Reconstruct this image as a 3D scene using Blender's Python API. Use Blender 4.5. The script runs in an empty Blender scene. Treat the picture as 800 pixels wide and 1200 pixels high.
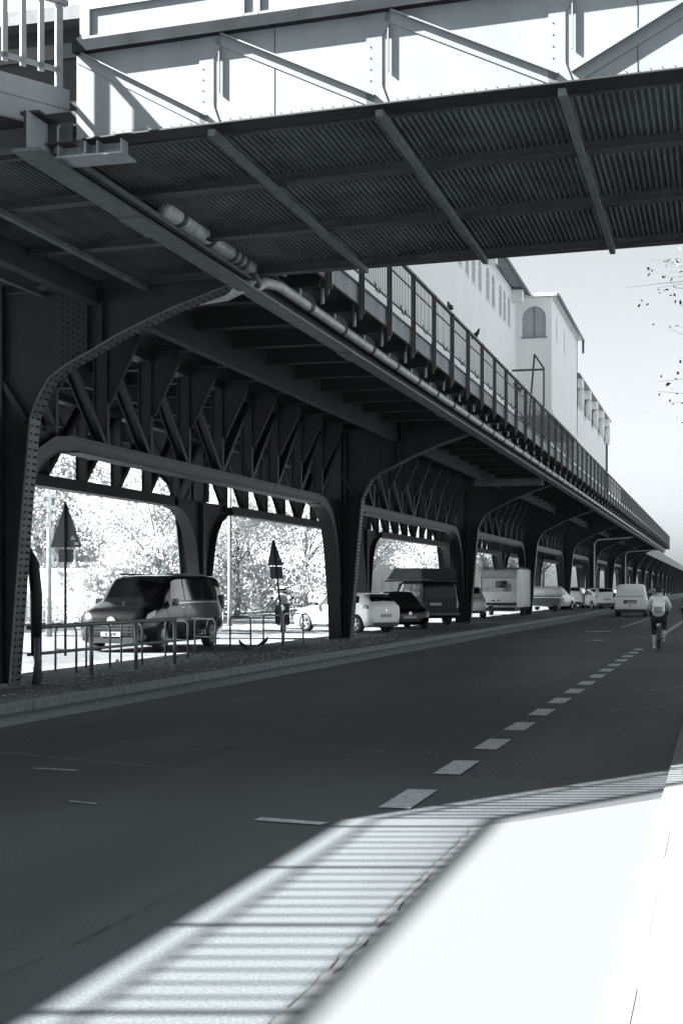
import bpy, bmesh, math, random
from mathutils import Vector, Matrix
R = random.Random(7)
PI = math.pi
sc = bpy.context.scene
C = sc.collection
# ---------------------------------------------------------------- camera
TH = math.atan(443/1655.0)
cam = bpy.data.cameras.new('camera'); camo = bpy.data.objects.new('camera', cam); C.objects.link(camo)
cam.sensor_fit = 'VERTICAL'; cam.sensor_height = 36; cam.lens = 36*1655/1200.0
cam.shift_y = 89.5/1200.0
cam.clip_start = 0.1; cam.clip_end = 3000
camo.location = (0, 0, 1.7); camo.rotation_euler = (PI/2, 0, TH)
sc.camera = camo
# ---------------------------------------------------------------- sky and sun
SUN_EL = math.radians(40.8)
SV = Vector((-.966*math.cos(SUN_EL), -.259*math.cos(SUN_EL), math.sin(SUN_EL)))   # towards the sun
world = bpy.data.worlds.new("World"); sc.world = world; world.use_nodes = True
nt = world.node_tree; nt.nodes.clear()
out = nt.nodes.new('ShaderNodeOutputWorld'); bg = nt.nodes.new('ShaderNodeBackground')
sky = nt.nodes.new('ShaderNodeTexSky'); sky.sky_type = 'NISHITA'; sky.sun_disc = False
sky.sun_elevation = SUN_EL; sky.sun_rotation = math.atan2(SV.x, SV.y)
sky.dust_density = 2.2; sky.air_density = 1.0; sky.ozone_density = 1.0
bw = nt.nodes.new('ShaderNodeRGBToBW'); tint = nt.nodes.new('ShaderNodeMix'); tint.data_type = 'RGBA'; tint.blend_type = 'MULTIPLY'
tint.inputs[0].default_value = 1; tint.inputs[7].default_value = (.49, .52, .533, 1)
nt.links.new(sky.outputs[0], bw.inputs[0]); nt.links.new(bw.outputs[0], tint.inputs[6]); nt.links.new(tint.outputs[2], bg.inputs[0])
bg.inputs[1].default_value = 0.05
nt.links.new(bg.outputs[0], out.inputs[0])
sl = bpy.data.lights.new('sun', 'SUN'); so = bpy.data.objects.new('sun', sl); C.objects.link(so)
sl.energy = 5.0; sl.angle = math.radians(.55); sl.color = (1, .985, .965)
so.rotation_euler = (-SV).to_track_quat('-Z', 'Y').to_euler(); so.location = (-30, -10, 40)
sc.view_settings.view_transform = 'Standard'; sc.view_settings.look = 'None'
sc.view_settings.exposure = 3.4; sc.view_settings.gamma = 1; sc.view_settings.use_curve_mapping = False
sc.cycles.max_bounces = 6; sc.cycles.diffuse_bounces = 4

# ---------------------------------------------------------------- materials
def G(v, b=1.0):
    t = max(0, 1-v/.6); return (v*(1-.15*t), v, v*(1+.09*t*b), 1)
def mat(name, v, rough=.6, metal=0, noise=.25, scale=3.0, bump=0, v2=None, detail=6, stretch=None, coat=0, trans=0, spec=.5):
    m = bpy.data.materials.new(name); m.use_nodes = True
    n = m.node_tree.nodes; L = m.node_tree.links; b = n['Principled BSDF']
    b.inputs['Roughness'].default_value = rough; b.inputs['Metallic'].default_value = metal
    b.inputs['Specular IOR Level'].default_value = spec
    if coat: b.inputs['Coat Weight'].default_value = coat; b.inputs['Coat Roughness'].default_value = .05
    if noise == 0:
        b.inputs['Base Color'].default_value = G(v)
    else:
        tc = n.new('ShaderNodeTexCoord'); mp = n.new('ShaderNodeMapping')
        L.new(tc.outputs['Object'], mp.inputs[0])
        if stretch: mp.inputs['Scale'].default_value = stretch
        t = n.new('ShaderNodeTexNoise'); t.inputs['Scale'].default_value = scale; t.inputs['Detail'].default_value = detail; t.inputs['Roughness'].default_value = .65
        L.new(mp.outputs[0], t.inputs[0])
        cr = n.new('ShaderNodeValToRGB'); L.new(t.outputs[0], cr.inputs[0])
        cr.color_ramp.elements[0].position = .3; cr.color_ramp.elements[1].position = .7
        cr.color_ramp.elements[0].color = G(v*(1-noise) if v2 is None else v2); cr.color_ramp.elements[1].color = G(v*(1+noise) if v2 is None else v)
        L.new(cr.outputs[0], b.inputs['Base Color'])
        if bump:
            bp = n.new('ShaderNodeBump'); bp.inputs['Strength'].default_value = bump; bp.inputs['Distance'].default_value = .02
            L.new(t.outputs[0], bp.inputs['Height']); L.new(bp.outputs[0], b.inputs['Normal'])
    return m
M = {}
M['iron'] = mat('iron_paint', .012, .55, spec=.3, noise=.35, scale=2.2, bump=.12)
M['iron_light'] = mat('iron_paint_pale_lit', .08, .5, noise=.35, scale=5, bump=.15)  # lighter copy of the iron; light caught by outward flanges is in the colour
M['iron_mid'] = mat('iron_paint_mid_lit', .036, .55, noise=.4, scale=6, bump=.2)  # mid copy of the iron; light on outer chord and arch faces painted in
M['iron_rail'] = mat('rail_paint', .05, .45, noise=.3, scale=4)
M['shade_joint_paint'] = mat('shade_joint_paint', .022, .95, noise=.3, scale=3, spec=.05)  # dark for the flange's painted underside shade, also for plate joints
M['bar_steel'] = mat('bar_steel', .1, .6, noise=.35, scale=5)
M['bark_pale'] = mat('bark_pale', .2, .9, noise=.3, scale=6)
M['wagon_paint'] = mat('wagon_paint', .004, .35, noise=0, spec=.3)
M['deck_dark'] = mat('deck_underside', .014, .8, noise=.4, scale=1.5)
M['sheet'] = mat('corrugated_sheet', .085, .55, noise=.55, scale=1.6, bump=.1)
M['fascia'] = mat('fascia_paint', .26, .7, noise=.28, scale=2.5, stretch=(1, 1, .35))
M['white_paint'] = mat('white_steel_paint', .19, .75, noise=.13, scale=2.2, stretch=(1,1,.3), spec=.2)
M['white_post'] = mat('white_post_paint', .25, .5, noise=.12, scale=6)
M['render'] = mat('white_render', .88, .8, noise=.035, scale=.9, stretch=(1, 1, .3))
M['pipe'] = mat('pipe_zinc', .42, .42, noise=.35, scale=7, bump=.1)
M['collar'] = mat('pipe_collar', .06, .6, noise=.2)
M['black'] = mat('black', .012, .5, noise=0)
M['rubber'] = mat('rubber', .022, .8, noise=.2, scale=20)
M['car_black'] = mat('car_black', .0018, .18, noise=0, coat=1)
M['car_dark'] = mat('car_dark_grey', .03, .25, noise=0, coat=1)
M['car_white'] = mat('car_white', .85, .25, noise=.02, scale=2, coat=.8)
M['car_silver'] = mat('car_silver', .36, .28, noise=.03, coat=.8)
M['glass'] = mat('dark_glass', .0012, .06, noise=0, coat=1, spec=.8)
M['plastic'] = mat('black_plastic', .02, .5, noise=.1)
M['lens'] = mat('lamp_lens', .6, .1, noise=0, coat=1)
M['tail'] = mat('tail_lens', .07, .15, noise=0, coat=1)
M['rim'] = mat('alloy_rim', .5, .3, metal=.6, noise=.05)
M['plate'] = mat('plate_white', .4, .4, noise=0)
M['chrome'] = mat('chrome', .7, .15, metal=1, noise=0)
M['galv'] = mat('galvanised', .16, .42, metal=.5, noise=.3, scale=14)
M['sign_back'] = mat('sign_back', .07, .5, noise=.2, scale=8)
M['sticker'] = mat('sticker', .5, .5, noise=.2)
M['caravan'] = mat('caravan_skin', .62, .5, noise=.2, scale=1.5, stretch=(1, 1, .3))
M['canvas'] = mat('canvas', .04, .8, noise=.3)
M['tank'] = mat('tank_white', .7, .4, noise=.08)
M['shirt'] = mat('shirt_white', .88, .9, noise=.06, scale=8)
M['bag'] = mat('bag_cloth', .3, .9, noise=.12, scale=9)
M['skin'] = mat('skin', .5, .6, noise=.04)
M['hair'] = mat('hair', .012, .8, noise=.2)
M['trousers'] = mat('trousers', .018, .9, noise=.2)
M['jacket'] = mat('jacket_grey', .32, .9, noise=.1)
M['shoe'] = mat('shoe_white', .7, .7, noise=.05)
M['bark'] = mat('bark', .07, .9, noise=.4, scale=6, bump=.5)
M['kerb'] = mat('kerb_granite', .2, .85, noise=.3, scale=9, bump=.2)
M['gutter'] = mat('gutter_stone', .17, .85, noise=.22, scale=5, bump=.2)
M['line'] = mat('road_paint', .33, .8, noise=.4, scale=16, detail=9)
M['line_worn'] = mat('road_paint_worn', .26, .85, noise=.6, scale=9, detail=9)
M['crack'] = mat('asphalt_crack', .015, .95, noise=.4, scale=20)
M['patch'] = mat('asphalt_repair', .07, .85, noise=.3, scale=12, bump=.2)
M['pave'] = mat('pavement_concrete', .088, .9, noise=.1, scale=2.5, bump=.1)
M['house'] = mat('house_render', .6, .85, noise=.07, scale=.7)
M['station_glass'] = mat('station_glass', .42, .25, noise=.1, scale=1)
M['house_dark'] = mat('house_window', .3, .3, noise=.1)
M['fence'] = mat('fence_grey', .32, .8, noise=.2)
M['pigeon'] = mat('pigeon', .03, .7, noise=.4, scale=30)
M['leaf_dark'] = mat('leaf_shade', .04, .7, noise=.3)

def asphalt(name, v, var=.3, speck=.5):
    m = bpy.data.materials.new(name); m.use_nodes = True
    n = m.node_tree.nodes; L = m.node_tree.links; b = n['Principled BSDF']
    tc = n.new('ShaderNodeTexCoord')
    big = n.new('ShaderNodeTexNoise'); big.inputs['Scale'].default_value = .35; big.inputs['Detail'].default_value = 5
    mp = n.new('ShaderNodeMapping'); mp.inputs['Scale'].default_value = (1, .22, 1); L.new(tc.outputs['Object'], mp.inputs[0]); L.new(mp.outputs[0], big.inputs[0])
    sm = n.new('ShaderNodeTexNoise'); sm.inputs['Scale'].default_value = 60; sm.inputs['Detail'].default_value = 4; L.new(tc.outputs['Object'], sm.inputs[0])
    vo = n.new('ShaderNodeTexVoronoi'); vo.inputs['Scale'].default_value = 42; L.new(tc.outputs['Object'], vo.inputs[0])
    r1 = n.new('ShaderNodeMapRange'); r1.inputs[1].default_value = .4; r1.inputs[2].default_value = .6; r1.inputs[3].default_value = 1-var; r1.inputs[4].default_value = 1+var; L.new(big.outputs[0], r1.inputs[0])
    r2 = n.new('ShaderNodeMapRange'); r2.inputs[1].default_value = .35; r2.inputs[2].default_value = .7; r2.inputs[3].default_value = .72; r2.inputs[4].default_value = 1.35; L.new(sm.outputs[0], r2.inputs[0])
    r3 = n.new('ShaderNodeMapRange'); r3.inputs[1].default_value = .0; r3.inputs[2].default_value = .13; r3.inputs[3].default_value = 1+speck; r3.inputs[4].default_value = 1; L.new(vo.outputs[0], r3.inputs[0])
    a = n.new('ShaderNodeMath'); a.operation = 'MULTIPLY'; L.new(r1.outputs[0], a.inputs[0]); L.new(r2.outputs[0], a.inputs[1])
    a2 = n.new('ShaderNodeMath'); a2.operation = 'MULTIPLY'; L.new(a.outputs[0], a2.inputs[0]); L.new(r3.outputs[0], a2.inputs[1])
    mx = n.new('ShaderNodeMix'); mx.data_type = 'RGBA'; mx.blend_type = 'MULTIPLY'; mx.inputs[0].default_value = 1
    mx.inputs[6].default_value = G(v); L.new(a2.outputs[0], mx.inputs[7]); L.new(mx.outputs[2], b.inputs['Base Color'])
    b.inputs['Roughness'].default_value = .82; b.inputs['Specular IOR Level'].default_value = .35
    bp = n.new('ShaderNodeBump'); bp.inputs['Strength'].default_value = .5; bp.inputs['Distance'].default_value = .006
    L.new(sm.outputs[0], bp.inputs['Height']); L.new(bp.outputs[0], b.inputs['Normal'])
    return m
M['asphalt'] = asphalt('asphalt', .041, .42, .35)
M['asphalt_light'] = asphalt('asphalt_light', .056, .3, .3); M['asphalt_dark'] = asphalt('asphalt_dark', .034, .3, .2)
M['sunlit_asphalt'] = mat('sunlit_asphalt', .078, .9, noise=.02, scale=3, spec=.2)  # pale copy of the asphalt with sunlight put into its colour
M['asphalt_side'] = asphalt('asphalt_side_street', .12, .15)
M['median'] = asphalt('median_ground', .085, .45, .9)
for k_, v_ in (('sunlit_asphalt', .078), ('pave', .088)):
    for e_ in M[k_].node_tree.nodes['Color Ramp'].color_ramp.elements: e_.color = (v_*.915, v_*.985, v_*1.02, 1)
def leafmat(name, v, tr):
    m = bpy.data.materials.new(name); m.use_nodes = True
    n = m.node_tree.nodes; L = m.node_tree.links; n.clear()
    o = n.new('ShaderNodeOutputMaterial'); d = n.new('ShaderNodeBsdfDiffuse'); t = n.new('ShaderNodeBsdfTranslucent'); mx = n.new('ShaderNodeMixShader')
    tc = n.new('ShaderNodeTexCoord'); t2 = n.new('ShaderNodeTexNoise'); t2.inputs['Scale'].default_value = 1.3; L.new(tc.outputs['Object'], t2.inputs[0])
    cr = n.new('ShaderNodeValToRGB'); L.new(t2.outputs[0], cr.inputs[0]); cr.color_ramp.elements[0].position = .35; cr.color_ramp.elements[1].position = .65
    cr.color_ramp.elements[0].color = G(v*.85); cr.color_ramp.elements[1].color = G(v*1.15)
    for s_ in (d, t): L.new(cr.outputs[0], s_.inputs[0])
    mx.inputs[0].default_value = tr; L.new(d.outputs[0], mx.inputs[1]); L.new(t.outputs[0], mx.inputs[2]); L.new(mx.outputs[0], o.inputs[0])
    return m
M['leaf'] = leafmat('spring_leaves', .55, .45)
M['leaf2'] = leafmat('spring_leaves_grey', .42, .4)

# ---------------------------------------------------------------- mesh helpers
class MB:
    def __init__(s): s.v = []; s.f = []
    def add(s, vs, fs):
        b = len(s.v); s.v += [tuple(p) for p in vs]; s.f += [tuple(i+b for i in f) for f in fs]; return s
    def box(s, x0, x1, y0, y1, z0, z1):
        return s.add([(x0,y0,z0),(x1,y0,z0),(x1,y1,z0),(x0,y1,z0),(x0,y0,z1),(x1,y0,z1),(x1,y1,z1),(x0,y1,z1)],
                     [(0,3,2,1),(4,5,6,7),(0,1,5,4),(1,2,6,5),(2,3,7,6),(3,0,4,7)])
    def beam(s, a, b, w, h, up=(0,0,1), taper=1):
        a = Vector(a); b = Vector(b); d = (b-a).normalized(); u = Vector(up)
        sd = d.cross(u)
        if sd.length < 1e-4: sd = d.cross(Vector((1,0,0)))
        sd.normalize(); u = sd.cross(d)
        vs = []
        for p, k in ((a,1),(b,taper)):
            for i, j in ((-1,-1),(1,-1),(1,1),(-1,1)): vs.append(p+sd*(i*w/2*k)+u*(j*h/2*k))
        return s.add(vs, [(3,2,1,0),(4,5,6,7),(0,1,5,4),(1,2,6,5),(2,3,7,6),(3,0,4,7)])
    def tube(s, pts, r, n=8, caps=True):
        P = [Vector(p) for p in pts]; rs = r if isinstance(r, (list, tuple)) else [r]*len(P)
        b = len(s.v); up = None
        for i, p in enumerate(P):
            d = (P[min(i+1,len(P)-1)]-P[max(i-1,0)]).normalized()
            if up is None:
                up = Vector((0,0,1)) if abs(d.z) < .9 else Vector((1,0,0))
            up = (up - d*up.dot(d)).normalized(); sd = d.cross(up)
            for k in range(n):
                a = 2*PI*k/n; s.v.append(tuple(p+(up*math.cos(a)+sd*math.sin(a))*rs[i]))
        for i in range(len(P)-1):
            for k in range(n):
                k2 = (k+1) % n; s.f.append((b+i*n+k, b+i*n+k2, b+(i+1)*n+k2, b+(i+1)*n+k))
        if caps: s.f.append(tuple(b+k for k in range(n))[::-1]); s.f.append(tuple(b+(len(P)-1)*n+k for k in range(n)))
        return s
    def ribbon(s, pts, w, t, across):            # strip following pts, w wide along `across`, t thick
        P = [Vector(p) for p in pts]; A = Vector(across).normalized(); b = len(s.v)
        for i, p in enumerate(P):
            d = (P[min(i+1,len(P)-1)]-P[max(i-1,0)]).normalized(); nn = d.cross(A).normalized()
            for e, g in ((-1,-.5),(1,-.5),(1,.5),(-1,.5)): s.v.append(tuple(p+A*(e*w/2)+nn*(g*t)))
        for i in range(len(P)-1):
            for k in range(4):
                k2 = (k+1) % 4; s.f.append((b+i*4+k, b+i*4+k2, b+(i+1)*4+k2, b+(i+1)*4+k))
        s.f.append((b+3,b+2,b+1,b)); e = b+(len(P)-1)*4; s.f.append((e,e+1,e+2,e+3)); return s
    def poly(s, pts, t, nrm):                    # flat polygon extruded by t along nrm (centred)
        n = len(pts); N = Vector(nrm).normalized()*(t/2)
        vs = [Vector(p)-N for p in pts]+[Vector(p)+N for p in pts]
        return s.add(vs, [tuple(range(n))[::-1], tuple(range(n,2*n))]+[(i,(i+1)%n,(i+1)%n+n,i+n) for i in range(n)])
    def quads(s, rowsA, rowsB, t, nrm):          # plate between two polylines
        for i in range(len(rowsA)-1): s.poly([rowsA[i], rowsA[i+1], rowsB[i+1], rowsB[i]], t, nrm)
        return s
    def lathe(s, prof, n=16, axis='z', c=(0,0,0)):
        b = len(s.v)
        for (r, h) in prof:
            for k in range(n):
                a = 2*PI*k/n; x, y = r*math.cos(a), r*math.sin(a)
                p = (x, y, h) if axis == 'z' else ((h, x, y) if axis == 'x' else (x, h, y))
                s.v.append((p[0]+c[0], p[1]+c[1], p[2]+c[2]))
        for i in range(len(prof)-1):
            for k in range(n):
                k2 = (k+1) % n; s.f.append((b+i*n+k, b+i*n+k2, b+(i+1)*n+k2, b+(i+1)*n+k))
        return s
    def rivet(s, p, nrm, r=.016):
        p = Vector(p); N = Vector(nrm).normalized(); a = N.orthogonal().normalized(); c = N.cross(a)
        vs = [p+(a*math.cos(2*PI*k/6)+c*math.sin(2*PI*k/6))*r for k in range(6)]+[p+N*r*.8+(a*math.cos(2*PI*k/6)+c*math.sin(2*PI*k/6))*r*.5 for k in range(6)]
        return s.add(vs, [(k,(k+1)%6,(k+1)%6+6,k+6) for k in range(6)]+[tuple(range(6,12))])
    def mesh(s, name, m, smooth=False):
        me = bpy.data.meshes.new(name); me.from_pydata(s.v, [], s.f); me.materials.append(M[m])
        bm = bmesh.new(); bm.from_mesh(me); bmesh.ops.recalc_face_normals(bm, faces=bm.faces); bm.to_mesh(me); bm.free()
        if smooth: me.polygons.foreach_set('use_smooth', [True]*len(me.polygons))
        me.update(); return me
    def build(s, name, m, parent=None, smooth=False, **kw):
        return link(name, s.mesh(name, m, smooth), parent, **kw)
WM = {}
def link(name, me, parent=None, world=True, **kw):
    o = bpy.data.objects.new(name, me); C.objects.link(o)
    if parent is not None:
        o.parent = parent
        if world: o.matrix_parent_inverse = WM.get(parent.name, Matrix.Identity(4)).inverted() if parent.name in WM else Matrix.Identity(4)
    for k, v in kw.items(): o[k] = v
    return o
def thing(name, label, cat, loc=(0,0,0), rz=0, group=None):
    o = bpy.data.objects.new(name, None); C.objects.link(o); o.empty_display_size = .3
    o.location = loc; o.rotation_euler = (0,0,rz); o['label'] = label; o['category'] = cat
    if group: o['group'] = group
    WM[o.name] = Matrix.Translation(loc) @ Matrix.Rotation(rz, 4, 'Z')
    return o
def tag(o, label, cat, group=None):
    o['label'] = label; o['category'] = cat
    if group: o['group'] = group
    return o
KIDS = {}
def copy_tree(o, loc=None, rz=None, label=None, parent=None):
    c = o.copy(); C.objects.link(c)
    if parent is not None: c.parent = parent
    if loc is not None: c.location = loc
    if rz is not None: c.rotation_euler = (0,0,rz)
    if label: c['label'] = label
    for ch in [x for x in list(C.objects) if x.parent == o]: copy_tree(ch, parent=c)
    return c
def local(o): # children built in local coordinates
    WM.pop(o.name, None); return o

# ================================================================ SETTING
S = {'kind': 'structure'}
def sheet(name, m, pts, z, **kw):
    return MB().add([(x,y,z) for x,y in pts], [tuple(range(len(pts)))]).build(name, m, **(kw or S))
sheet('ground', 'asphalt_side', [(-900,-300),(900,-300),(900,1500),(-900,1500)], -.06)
KX = lambda y: -9.25+.012*(y-20)      # kerb line on the left
GX = lambda y: -8.35+.020*(y-20) if y < 75 else -7.25+.003*(y-75)
Y1 = 600
def strip(name, m, fa, fb, z, ys, **kw):
    mb = MB(); vs = []
    for y in ys: vs += [(fa(y), y, z), (fb(y), y, z)]
    mb.add(vs, [(2*i,2*i+1,2*i+3,2*i+2) for i in range(len(ys)-1)])
    return mb.build(name, m, **(kw or S))
KX2 = lambda y: KX(min(y, 90))
strip('road', 'asphalt', lambda y: KX2(y)+.0, lambda y: -.45, 0, [-40,0,10,20,40,60,75,90,150,Y1])
strip('gutter_strip', 'gutter', lambda y: KX2(y)+.001, GX, .004, [-40,0,10,20,40,60,75,90,150,Y1])
# median under the viaduct
mb = MB(); ys = [-40,0,10,20,40,60,90,150,Y1]; vs = []
for y in ys: vs += [(-19.6,y,.12), (KX2(y)-.16,y,.12)]
mb.add(vs, [(2*i,2*i+1,2*i+3,2*i+2) for i in range(len(ys)-1)])
median = mb.build('median_pavement', 'median', **S)
# kerb stones
ks = MB().box(-.16, 0, .006, .994, -.05, .125).mesh('kerb_stone', 'kerb')
y = 12.0; n = 0
while y < 96:
    o = link('kerb_stone', ks, median); o.location = (KX(y+.5)+R.uniform(-.008,.008), y, R.uniform(-.006,.006)); o.rotation_euler = (0,0,-.012+R.uniform(-.006,.006)); y += 1.0
MB().box(KX(90)-.16, KX(90), 96, Y1, -.05, .125).build('kerb', 'kerb', median)
MB().box(KX(-10)-.16, KX(-10), -40, 12, -.05, .125).build('kerb', 'kerb', median)
MB().box(-19.76, -19.6, -40, Y1, -.06, .125).build('kerb', 'kerb', median)
# the sunlit carriageway and pavement beyond the viaduct
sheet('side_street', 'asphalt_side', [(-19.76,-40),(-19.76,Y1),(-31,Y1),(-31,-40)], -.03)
MB().box(-60, -30.5, -40, Y1, -.1, .1).build('far_pavement', 'pave', **S)
# pavement at right
pv = MB().add([(-.338,-40,.0285),(30,-40,.0285),(30,Y1,.0285),(-.338,Y1,.0285)], [(0,1,2,3)]).build('pavement', 'pave', **S)
ks2 = MB().box(-.115, .002, .001, .999, -.05, .03).mesh('kerb_stone', 'pave')
for i in range(52):
    o = link('kerb_stone', ks2, pv); o.location = (-.335+R.uniform(-.001,.001), 3+i, R.uniform(-.004,.003))
MB().box(-.45,-.335,55,Y1,-.05,.03).build('kerb', 'pave', pv)
# ---- painted marks
def mark(name, m, pts, z=.009, label=None, group='dashes of the cycle lane line', cat='road marking'):
    o = MB().add([(x,y,z) for x,y in pts], [tuple(range(len(pts)))]).build(name, m)
    return o
road = bpy.data.objects['road']
def rmark(name, m, pts, z=.009):
    mb = MB().add([(x,y,z) for x,y in pts], [tuple(range(len(pts)))]); return mb.build(name, m, road)
for k in range(15):
    y0 = 10.62+2.06*k; x = -2.42+.008*(y0-11); a = .125
    rmark('dash', 'line', [(x-a,y0),(x+a,y0+R.uniform(-.02,.02)),(x+a+.01,y0+1.05),(x-a+.01,y0+1.03)])
rmark('lane_line', 'line_worn', [(-2.15,48),(-1.95,48),(-1.65,90),(-1.85,90)])
rmark('lane_line', 'line_worn', [(-4.2,62),(-4.05,62),(-3.6,92),(-3.75,92)])
def worn(x0, x1, y0, y1, m='line_worn', n=9, jag=.3, z=.009):
    top = []; bot = []
    for i in range(n):
        t = i/(n-1); x = x0+(x1-x0)*t; y = y0+(y1-y0)*t; w = jag*(.35+.65*R.random())*(1 if 0 < i < n-1 else .3)
        top.append((x, y+w/2)); bot.append((x, y-w/2))
    rmark('worn_line', m, bot+top[::-1], z)
rmark('worn_line', 'line', [(-3.29,9.80),(-2.76,9.72),(-2.73,9.84),(-3.27,9.93)])
worn(-5.0,-4.72,10.3,10.22, jag=.09); worn(-6.25,-5.75,12.1,12.05, jag=.1)
worn(-7.1,-6.9,19.9,21.2,'line', jag=.14); worn(-3.9,-3.8,5.95,6.2,'line',n=4,jag=.1)
worn(-5.2,-4.1,56,56.5, jag=1.6); worn(-4.2,-3.6,46.5,46.8,jag=1.0)

rmark('painted_sun_patch', 'sunlit_asphalt', [(-1.69,-30),(-.452,-30),(-.452,11.7),(-1.0,10.9),(-1.4,10.3),(-1.69,9.95)], .0035)  # paler colour paints sunlight on the road, edged along the railing shadow
# seams, cracks and repairs in the carriageway
def crack(pts, w=.014, name='crack', m='crack'):
    top = []; bot = []
    P = []
    for (a, b) in zip(pts[:-1], pts[1:]):
        n = max(2, int(math.hypot(b[0]-a[0], b[1]-a[1])/.12))
        for i in range(n): P.append((a[0]+(b[0]-a[0])*i/n+R.uniform(-.012,.012), a[1]+(b[1]-a[1])*i/n+R.uniform(-.012,.012)))
    mb = MB()
    for a, b in zip(P[:-1], P[1:]):
        if R.random() < .07: continue
        d = Vector((b[0]-a[0], b[1]-a[1])); 
        if d.length < 1e-5: continue
        q = Vector((-d.y, d.x)).normalized()*w*R.uniform(.35,1)
        mb.add([(a[0]-q.x,a[1]-q.y,.0075),(a[0]+q.x,a[1]+q.y,.0075),(b[0]+q.x,b[1]+q.y,.0075),(b[0]-q.x,b[1]-q.y,.0075)], [(0,1,2,3)])
    mb.build(name, m, road, kind='stuff')
crack([(-1.68,4.6),(-1.70,7.2),(-1.69,9.95)], .0035); crack([(-1.64,6),(-1.65,8.6)], .004)
crack([(-3.1,4.9),(-2.96,6.3),(-2.9,7.8)], .005); crack([(-5.5,9.9),(-3.5,11.3),(-2.6,14),(-2.5,20)], .007)
crack([(-7.9,13),(-5.2,14.2),(-3.4,13.6)], .012); crack([(-5.0,12),(-5.1,22),(-4.7,40)], .01)
crack([(-7.6,13.4),(-6.4,12.9),(-5.6,12.7),(-4.6,12.2)], .008, m='line_worn'); crack([(-6.9,14.6),(-5.8,14.3),(-4.4,14.5),(-3.1,14.2)], .007, m='gutter')
crack([(-1.5,19.6),(-1.2,20.4),(-.7,20.8)], .02, m='gutter'); crack([(-1.4,23.8),(-.9,24.1),(-.6,25.2)], .02, m='gutter'); crack([(-5.2,17),(-5.0,24),(-4.6,34)], .006, m='gutter')
# litter, grit
def grit(name, m, n, fx, fy, s0, s1, z=0, h=.5, par=None):
    mb = MB()
    for i in range(n):
        x, y, s_ = fx(), fy(), R.uniform(s0, s1); a = R.uniform(0, PI)
        p = [Vector((x+math.cos(a+k*PI/2)*s_*R.uniform(.6,1.2), y+math.sin(a+k*PI/2)*s_*R.uniform(.6,1.2), z+.001)) for k in range(4)]
        p.append(Vector((x, y, z+s_*h)))
        mb.add(p, [(0,1,4),(1,2,4),(2,3,4),(3,0,4)])
    return mb.build(name, m, par, kind='stuff')
grit('grit', 'kerb', 420, lambda: R.uniform(-8,-.5), lambda: 14+R.random()*30, .006, .016)
grit('grit', 'crack', 240, lambda: R.gauss(-1.75,.45), lambda: 12.6+abs(R.gauss(0,.5)), .005, .014)
grit('leaf_litter', 'leaf2', 900, lambda: -9.6-abs(R.gauss(0,1.6)), lambda: R.uniform(18.5,44), .012, .04, .12)
grit('leaf_litter', 'leaf_dark', 1600, lambda: -9.5-abs(R.gauss(0,2.2)), lambda: R.uniform(17,60), .015, .05, .12)
grit('leaf_litter', 'leaf2', 260, lambda: -9.0+R.gauss(0,.12), lambda: R.uniform(17,50), .012, .035, .004)

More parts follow.
